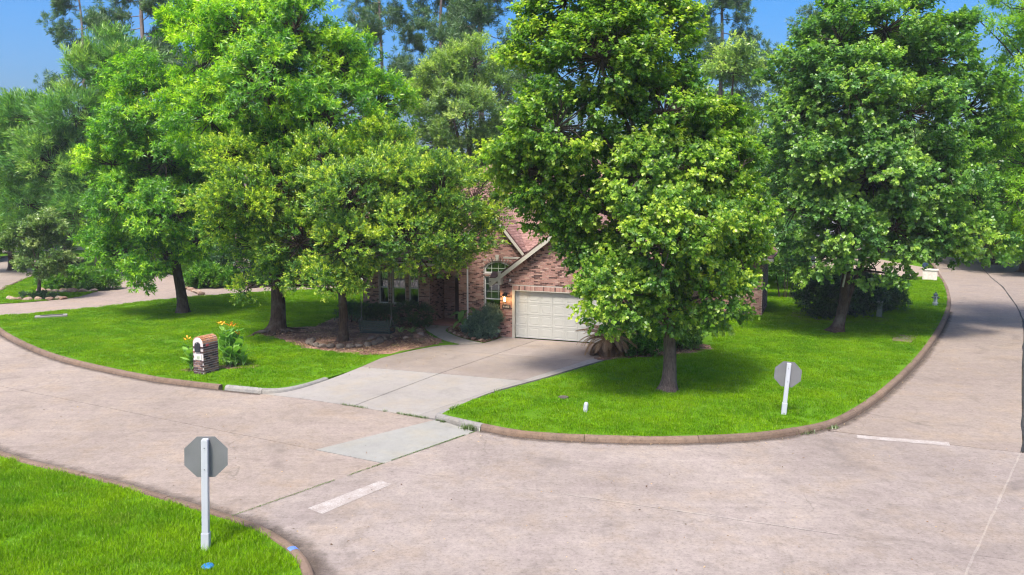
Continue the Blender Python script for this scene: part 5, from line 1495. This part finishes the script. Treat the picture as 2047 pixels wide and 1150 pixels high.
# swing bench hung under the oak
M_SWING = plain("swing_green", (.022, .032, .026), .7, .4, 5)
sw = thing('swing_bench', 'dark green slatted swing bench hanging on chains under the oak', 'bench', (-6.05, 34.75, Z0 + .12), -.22)
slat_me = MB().box((0, 0, 0), (1.45, .066, .02)).mesh('slat'); slat_me.materials.append(M_SWING)
for i in range(6): obj('slat', slat_me, None, sw, loc=(0, -.02 + i * .095, .3 + (i == 0) * -.01), rot=(-.03, 0, 0))
for i in range(6): obj('slat', slat_me, None, sw, loc=(0, -.06 - i * .022, .40 + i * .085), rot=(1.35, 0, 0))
for s in (-1, 1):
    obj('frame', MB().tube([(s * .66, .52, .28), (s * .66, -.03, .28), (s * .66, -.2, .92)], [.028, .028, .028], 5), M_SWING, sw)
    obj('armrest', MB().tube([(s * .72, .5, .28), (s * .72, .5, .55), (s * .72, -.12, .58)], [.025, .025, .03], 5), M_SWING, sw)
    obj('chain', MB().tube([(s * .72, .5, .5), (s * .70, .15, 1.0), (s * .72, -.12, .58)], [.013, .013, .013], 5).tube([(s * .70, .15, 1.0), (s * .70, .12, 3.0)], [.013, .013], 5), plain("chain", (.22, .22, .22), .5, .2, 9, .4, .6), sw)

# stones: edging rings and borders
def stone_meshes(n, mat):
    out = []
    for k in range(n):
        bm = bmesh.new(); bmesh.ops.create_icosphere(bm, subdivisions=2, radius=.5)
        r = random.Random(k + 20); ax = [Vector((r.uniform(-1, 1), r.uniform(-1, 1), r.uniform(-1, 1))).normalized() for _ in range(6)]
        for v in bm.verts:
            for a in ax:
                d = v.co.dot(a)
                if d > .33: v.co -= a * (d - .33) * .85
        me = bpy.data.meshes.new('stone'); bm.to_mesh(me); bm.free(); me.materials.append(mat); out.append(me)
    return out
def stone_mat(name, a, b):
    t = NT(name); r = t.n("ObjectInfo").outputs['Random']; n = t.noise(t.objco(), 7, 6, .7)
    c = t.mix(r, a, b); c = t.mix(1.0, c, t.ramp(n, [(.25, .55), (.75, 1.35)]), 'MULTIPLY')
    return t.done(t.bsdf(c, .95, t.bump(n, .7, .03), .1))
ST1 = stone_meshes(4, stone_mat("grey_stone", (.07, .056, .048), (.18, .148, .118)))
ST2 = stone_meshes(4, stone_mat("tan_stone", (.19, .11, .075), (.36, .28, .21)))
def stones(name, label, base, pts, me, seed, s0=.32, s1=.5):
    r = random.Random(seed); t = thing(name, label, 'stone edging', base)
    for x, y in pts:
        o = obj('stone', me[r.randrange(4)], None, t, loc=(x, y, .06), rot=(r.uniform(-.2, .2), r.uniform(-.2, .2), r.uniform(0, 6)))
        s = r.uniform(s0, s1); o.scale = (s * r.uniform(.9, 1.4), s, s * r.uniform(.55, .8))
    return t
stones('stone_ring', 'ring of rough grey stones around the dark oak trunk', (-7.4, 34.75, Z0), [(1.55 * math.cos(a), 1.35 * math.sin(a)) for a in np.linspace(2.9, 6.6, 15)], ST1, 1, .3, .46)
stones('stone_border', 'rough stones edging the front bed beside the walk', (-4.6, 35.9, Z0), [(-1.7, -.5), (-1.2, -.62), (-.7, -.55), (-.2, -.4), (.3, -.1), (.35, .45), (.3, 1.0), (.15, 1.6)], ST2, 2, .25, .45)
stones('stone_border', 'small stones along the curved bed beside the garage', (-2.2, 36.0, Z0), [(-.75, 1.9), (-.72, 1.3), (-.5, .7), (-.22, .2), (.1, -.25), (.45, -.65), (.8, -1.05)], ST2, 3, .16, .28)
stones('stone_ring', 'flat tan stones around the foot of the small island tree', (-30.0, 49.4, Z0), [(-1.6, .2), (-1.1, -.25), (-.6, -.45), (0, -.5), (.6, -.42), (1.2, -.3), (1.8, .1), (1.4, .3)], ST2, 4, .4, .62)
stones('stone_border', 'low wall of brown stones around the planted bed on the grass island', (-29.6, 53.0, Z0), [(-2.2, .4), (-1.6, .05), (-1.0, -.15), (-.4, -.2), (.2, -.15), (.8, 0), (1.3, .3), (-.7, .3), (0, .3)], ST2, 5, .5, .75)
stones('stone_border', 'row of tan edging stones beside the neighbour drive', (-21.9, 53.3, Z0), [(-.6 + i * .42, 1.6 - i * .62) for i in range(6)], ST2, 6, .4, .55)

# surface roots of the big ash
rm = MB(); rgr = random.Random(8)
for i in range(9):
    a = -2.6 + i * .38; L = rgr.uniform(.9, 2.0)
    pts = [(math.cos(a + .15 * math.sin(k * 2.0 + i)) * (.3 + L * k / 5), math.sin(a + .15 * math.sin(k * 2.0 + i)) * (.3 + L * k / 5), .12 * (1 - k / 5) - .015 * k + .01) for k in range(6)]
    rm.tube(pts, [.10 - .015 * k for k in range(6)], 6)
ash = next(o for o in bpy.data.objects if o.name == 'ash_tree')
obj('roots', rm, M_BARK, ash, smooth=True)

# leaf litter, chips and weeds
def litter(name, label, poly_pts, n, mat, s0, s1, z, seed, lift=.02):
    rng = np.random.default_rng(seed)
    P = np.array(poly_pts, float)
    lo, hi = P.min(0), P.max(0)
    pts = []
    def inside(x, y):
        c = False; j = len(P) - 1
        for i in range(len(P)):
            if (P[i, 1] > y) != (P[j, 1] > y) and x < (P[j, 0] - P[i, 0]) * (y - P[i, 1]) / (P[j, 1] - P[i, 1]) + P[i, 0]: c = not c
            j = i
        return c
    while len(pts) < n:
        x, y = rng.uniform(lo, hi)
        if inside(x, y): pts.append((x, y, z + rng.uniform(0, lift)))
    O = np.array(pts); L = rng.normal(0, 1, (n, 3)); L[:, 2] *= .25; L = unit(L)
    N = rng.normal(0, .35, (n, 3)); N[:, 2] += 1; N = unit(N - L * (N * L).sum(1, keepdims=True)); W = np.cross(L, N)
    tpl, tri = LEAF['oval']; s = rng.uniform(s0, s1, (n, 1, 1))
    V = O[:, None] + s * (tpl[None, :, 0:1] * W[:, None] + tpl[None, :, 1:2] * L[:, None] + tpl[None, :, 2:3] * N[:, None])
    T = (np.arange(n)[:, None, None] * 4 + np.array(tri)[None]).reshape(-1, 3)
    return obj(name, np_mesh(name, V.reshape(-1, 3), T, np.repeat(rng.uniform(0, 1, n), 4)), mat, kind='stuff', label=label, cat='leaf litter')
M_LIT = leaf_mat("dry_leaf", (.07, .04, .025), (.24, .14, .08), (.46, .34, .20), .1, .8, .1)
litter('leaf_litter', 'brown chips and dry leaves over the bed under the oak', BED, 9000, M_LIT, .04, .11, LZ + .012, 1)
litter('leaf_litter', 'brown chips in the bed beside the garage', BED2, 1500, M_LIT, .04, .1, LZ + .016, 2)
litter('leaf_litter', 'dry leaves around the withered cycad', BED3, 1200, M_LIT, .05, .13, LZ + .012, 3)
litter('leaf_litter', 'few dry leaves blown on the driveway', [(-6.5, 28), (-4.3, 32.5), (-3, 34), (-2, 33), (-4, 29), (-6, 27.8)], 90, M_LIT, .03, .07, .115, 4, .004)
litter('leaf_litter', 'scattered dry leaves and grit on the street', [(-15, 26), (-3, 21), (8, 20.2), (12, 21), (20, 36), (18, 20), (6, 10), (-3, 10), (-6, 16), (-14, 20.5)], 420, M_LIT, .02, .07, .008, 5, .004)
litter('leaf_litter', 'grit and leaf bits along the corner kerb', [(-1, 21.6), (2.4, 20.6), (6.4, 20.75), (9.4, 22.1), (18.2, 34), (18.6, 33.6), (10, 21.9), (6.4, 20.3), (2.4, 20.2), (-1, 21.1)], 500, M_LIT, .015, .05, .01, 6, .004)
M_WEED = leaf_mat("joint_weed", (.075, .125, .022), (.1, .16, .03), (.2, .25, .05), .25)
def weeds(name, label, line, n, h, w, spread, seed, z=.01, thin=-.4):
    rng = np.random.default_rng(seed); L = np.array(line, float)
    seg = rng.integers(0, len(L) - 1, n); u = rng.uniform(0, 1, (n, 1))
    clump = (np.sin(seg * 3.1 + u[:, 0] * 6) > thin)
    P = L[seg] * (1 - u) + L[seg + 1] * u + rng.normal(0, spread, (n, 2)); P = P[clump]; n = len(P)
    az = rng.uniform(0, 6.28, n); hh = h * rng.uniform(.4, 1.3, n)
    d = np.stack([np.cos(az), np.sin(az)], 1)
    V = np.zeros((n, 3, 3)); q = np.stack([-d[:, 1], d[:, 0]], 1) * w
    V[:, 0, :2] = P - q; V[:, 1, :2] = P + q; V[:, 2, :2] = P + d * hh[:, None] * .8; V[:, :2, 2] = z; V[:, 2, 2] = z + hh
    return obj(name, np_mesh(name, V.reshape(-1, 3), np.arange(n * 3).reshape(-1, 3)), M_BLADE if z > .05 else M_WEED, kind='stuff', label=label, cat='weeds')
weeds('weeds', 'weeds growing in the joint at the foot of the driveway', [(-5.4, 24.6), (-3.9, 23.8), (-3.0, 23.28), (-2.2, 22.8), (-1.95, 22.62)], 1500, .06, .006, .035, 1)
weeds('weeds', 'weeds along the joint between street and crossing', [GJ0, (-3.5, 18.65), (-2.0, 20.5), GJ1], 3200, .022, .005, .014, 2, thin=-.95)
weeds('weeds', 'tuft of weeds at the kerb end right of the driveway', [(-1.35, 22.05), (-.95, 21.75)], 500, .13, .008, .07, 3)
weeds('weeds', 'weeds at the kerb beside the far stop line', [(8.1, 21.4), (8.7, 21.8), (9.3, 22.1)], 260, .09, .008, .06, 4)
weeds('weeds', 'tall grass around the near sign post', [(-5.75, 13.8), (-5.4, 14.05), (-5.3, 13.7)], 700, .16, .006, .12, 5, LZ)

# ------------------------------------------------------------------ other houses and things farther off
M_PALEB = plain("pale_brick_wall", (.52, .40, .34), .9, .2, 4)
M_GREYR = shingle_mat("grey_shingle", (.09, .09, .10), (.16, .16, .18))
def far_house(label, loc, rz, w, d, e, r, wallm, roofm, wins, door):
    h = thing('house', label, 'house', loc, rz)
    wl = obj('wall', MB().bbox((-w / 2, 0, -.1), (w / 2, d, e)), wallm, h)
    rb = MB(); o = .45
    a = [(-w / 2 - o, -o, e), (w / 2 + o, -o, e), (w / 2 + o, d + o, e), (-w / 2 - o, d + o, e), (-w / 2 + d / 2, d / 2, r), (w / 2 - d / 2, d / 2, r)]
    rb.add(a + [(x, y, z - .12) for x, y, z in a[:4]], [(0, 1, 5, 4), (1, 2, 5), (2, 3, 4, 5), (3, 0, 4), (9, 8, 7, 6), (0, 6, 7, 1), (1, 7, 8, 2), (2, 8, 9, 3), (3, 9, 6, 0)])
    ro = obj('roof', rb, roofm, h)
    sm_ = MB()
    plane_shingles(sm_, a[0], a[1], a[5], a[4], .2, .5)
    plane_shingles(sm_, a[1], a[2], (a[5][0], a[5][1] + .01, a[5][2]), a[5], .2, .5)
    obj('shingles', sm_, roofm, ro, kind='stuff')
    for x0, x1, z0, z1 in wins:
        f = obj('window', MB().bbox((x0, -.05, z0), (x0 + .06, .02, z1)).bbox((x1 - .06, -.05, z0), (x1, .02, z1)).bbox((x0 + .06, -.05, z0), (x1 - .06, .02, z0 + .06)).bbox((x0 + .06, -.05, z1 - .06), (x1 - .06, .02, z1)).bbox((x0 + .06, -.045, (z0 + z1) / 2 - .03), (x1 - .06, .02, (z0 + z1) / 2 + .03)), M_WFRAME, h)
        obj('pane', MB().bbox((x0 + .06, -.03, z0 + .06), (x1 - .06, -.01, z1 - .06)), plain("dark_pane", (.03, .04, .05), .1, .2, 3, .6), f)
    if door:
        obj('garage_door', MB().bbox((door[0], -.04, 0), (door[1], .0, 2.2)), M_DOORW, h)
    return h
far_house('neighbour brick house half hidden behind the left trees', (-13.5, 60.5, Z0), .12, 15, 9, 3.0, 7.2, M_PALEB, M_SHINGLE, [(-6, -4.6, .8, 2.4), (-3, -1.6, .8, 2.4)], (1.5, 6.2))
far_house('grey-roofed house glimpsed between the two maples', (21.5, 66, Z0), -.15, 15, 9, 3.0, 7.0, M_PALEB, M_GREYR, [(-6, -4.4, .8, 2.4), (2, 3.6, .8, 2.4)], None)
far_house('pale house at the far end of the right road', (37, 102, Z0), -.3, 17, 10, 3.2, 7.5, plain("pale_stucco", (.62, .52, .47), .9, .15, 3), M_GREYR, [(-6, -4.2, .8, 2.4), (-2, -.2, .8, 2.4)], (2.5, 7.3))
far_house('pale house beyond the street at the left edge', (-58, 92, Z0), .35, 17, 10, 3.2, 7.5, plain("pale_cream_wall", (.60, .54, .48), .9, .15, 3), M_GREYR, [(-6, -4.2, .8, 2.4), (1, 2.8, .8, 2.4)], None)
sheet('far_driveway', [(26.5, 63.5), (34.3, 63.2), (37, 68.5), (37.5, 92), (30, 92), (28, 76)], LZ + .012, M_NDRIVE)
fp = thing('masonry_pillar', 'pale masonry pillar with a dark blue mailbox at the end of the right lawn', 'pillar', (32.1, 60.8, Z0), -.5)
obj('pillar', MB().bbox((-.5, -.3, -.1), (.5, .3, .75)), plain("pale_masonry", (.60, .53, .46), .9, .2, 6), fp)
obj('cap', MB().bbox((-.55, -.35, .75), (.55, .35, .83)), plain("pale_cap", (.6, .56, .5), .9, .15, 6), fp)
obj('mailbox', MB().tube([(-.35, -.3, 1.1), (-.35, .28, 1.1)], [.22, .22], 10).bbox((-.42, -.1, .83), (-.28, .1, .95)), plain("mailbox_blue", (.03, .05, .10), .5), fp)

# ------------------------------------------------------------------ slight haze in the air, thickened to lift the dark shadows
hz = NT("haze")
pv = hz.n("VolumePrincipled", {'Color': (.86, .92, 1.0, 1), 'Density': .00035, 'Anisotropy': .1})
hz.t.links.new(pv.outputs[0], hz.out.inputs['Volume'])
obj('haze', MB().bbox((-345, -135, -1.2), (345, 535, 36)), hz.m, kind='stuff')
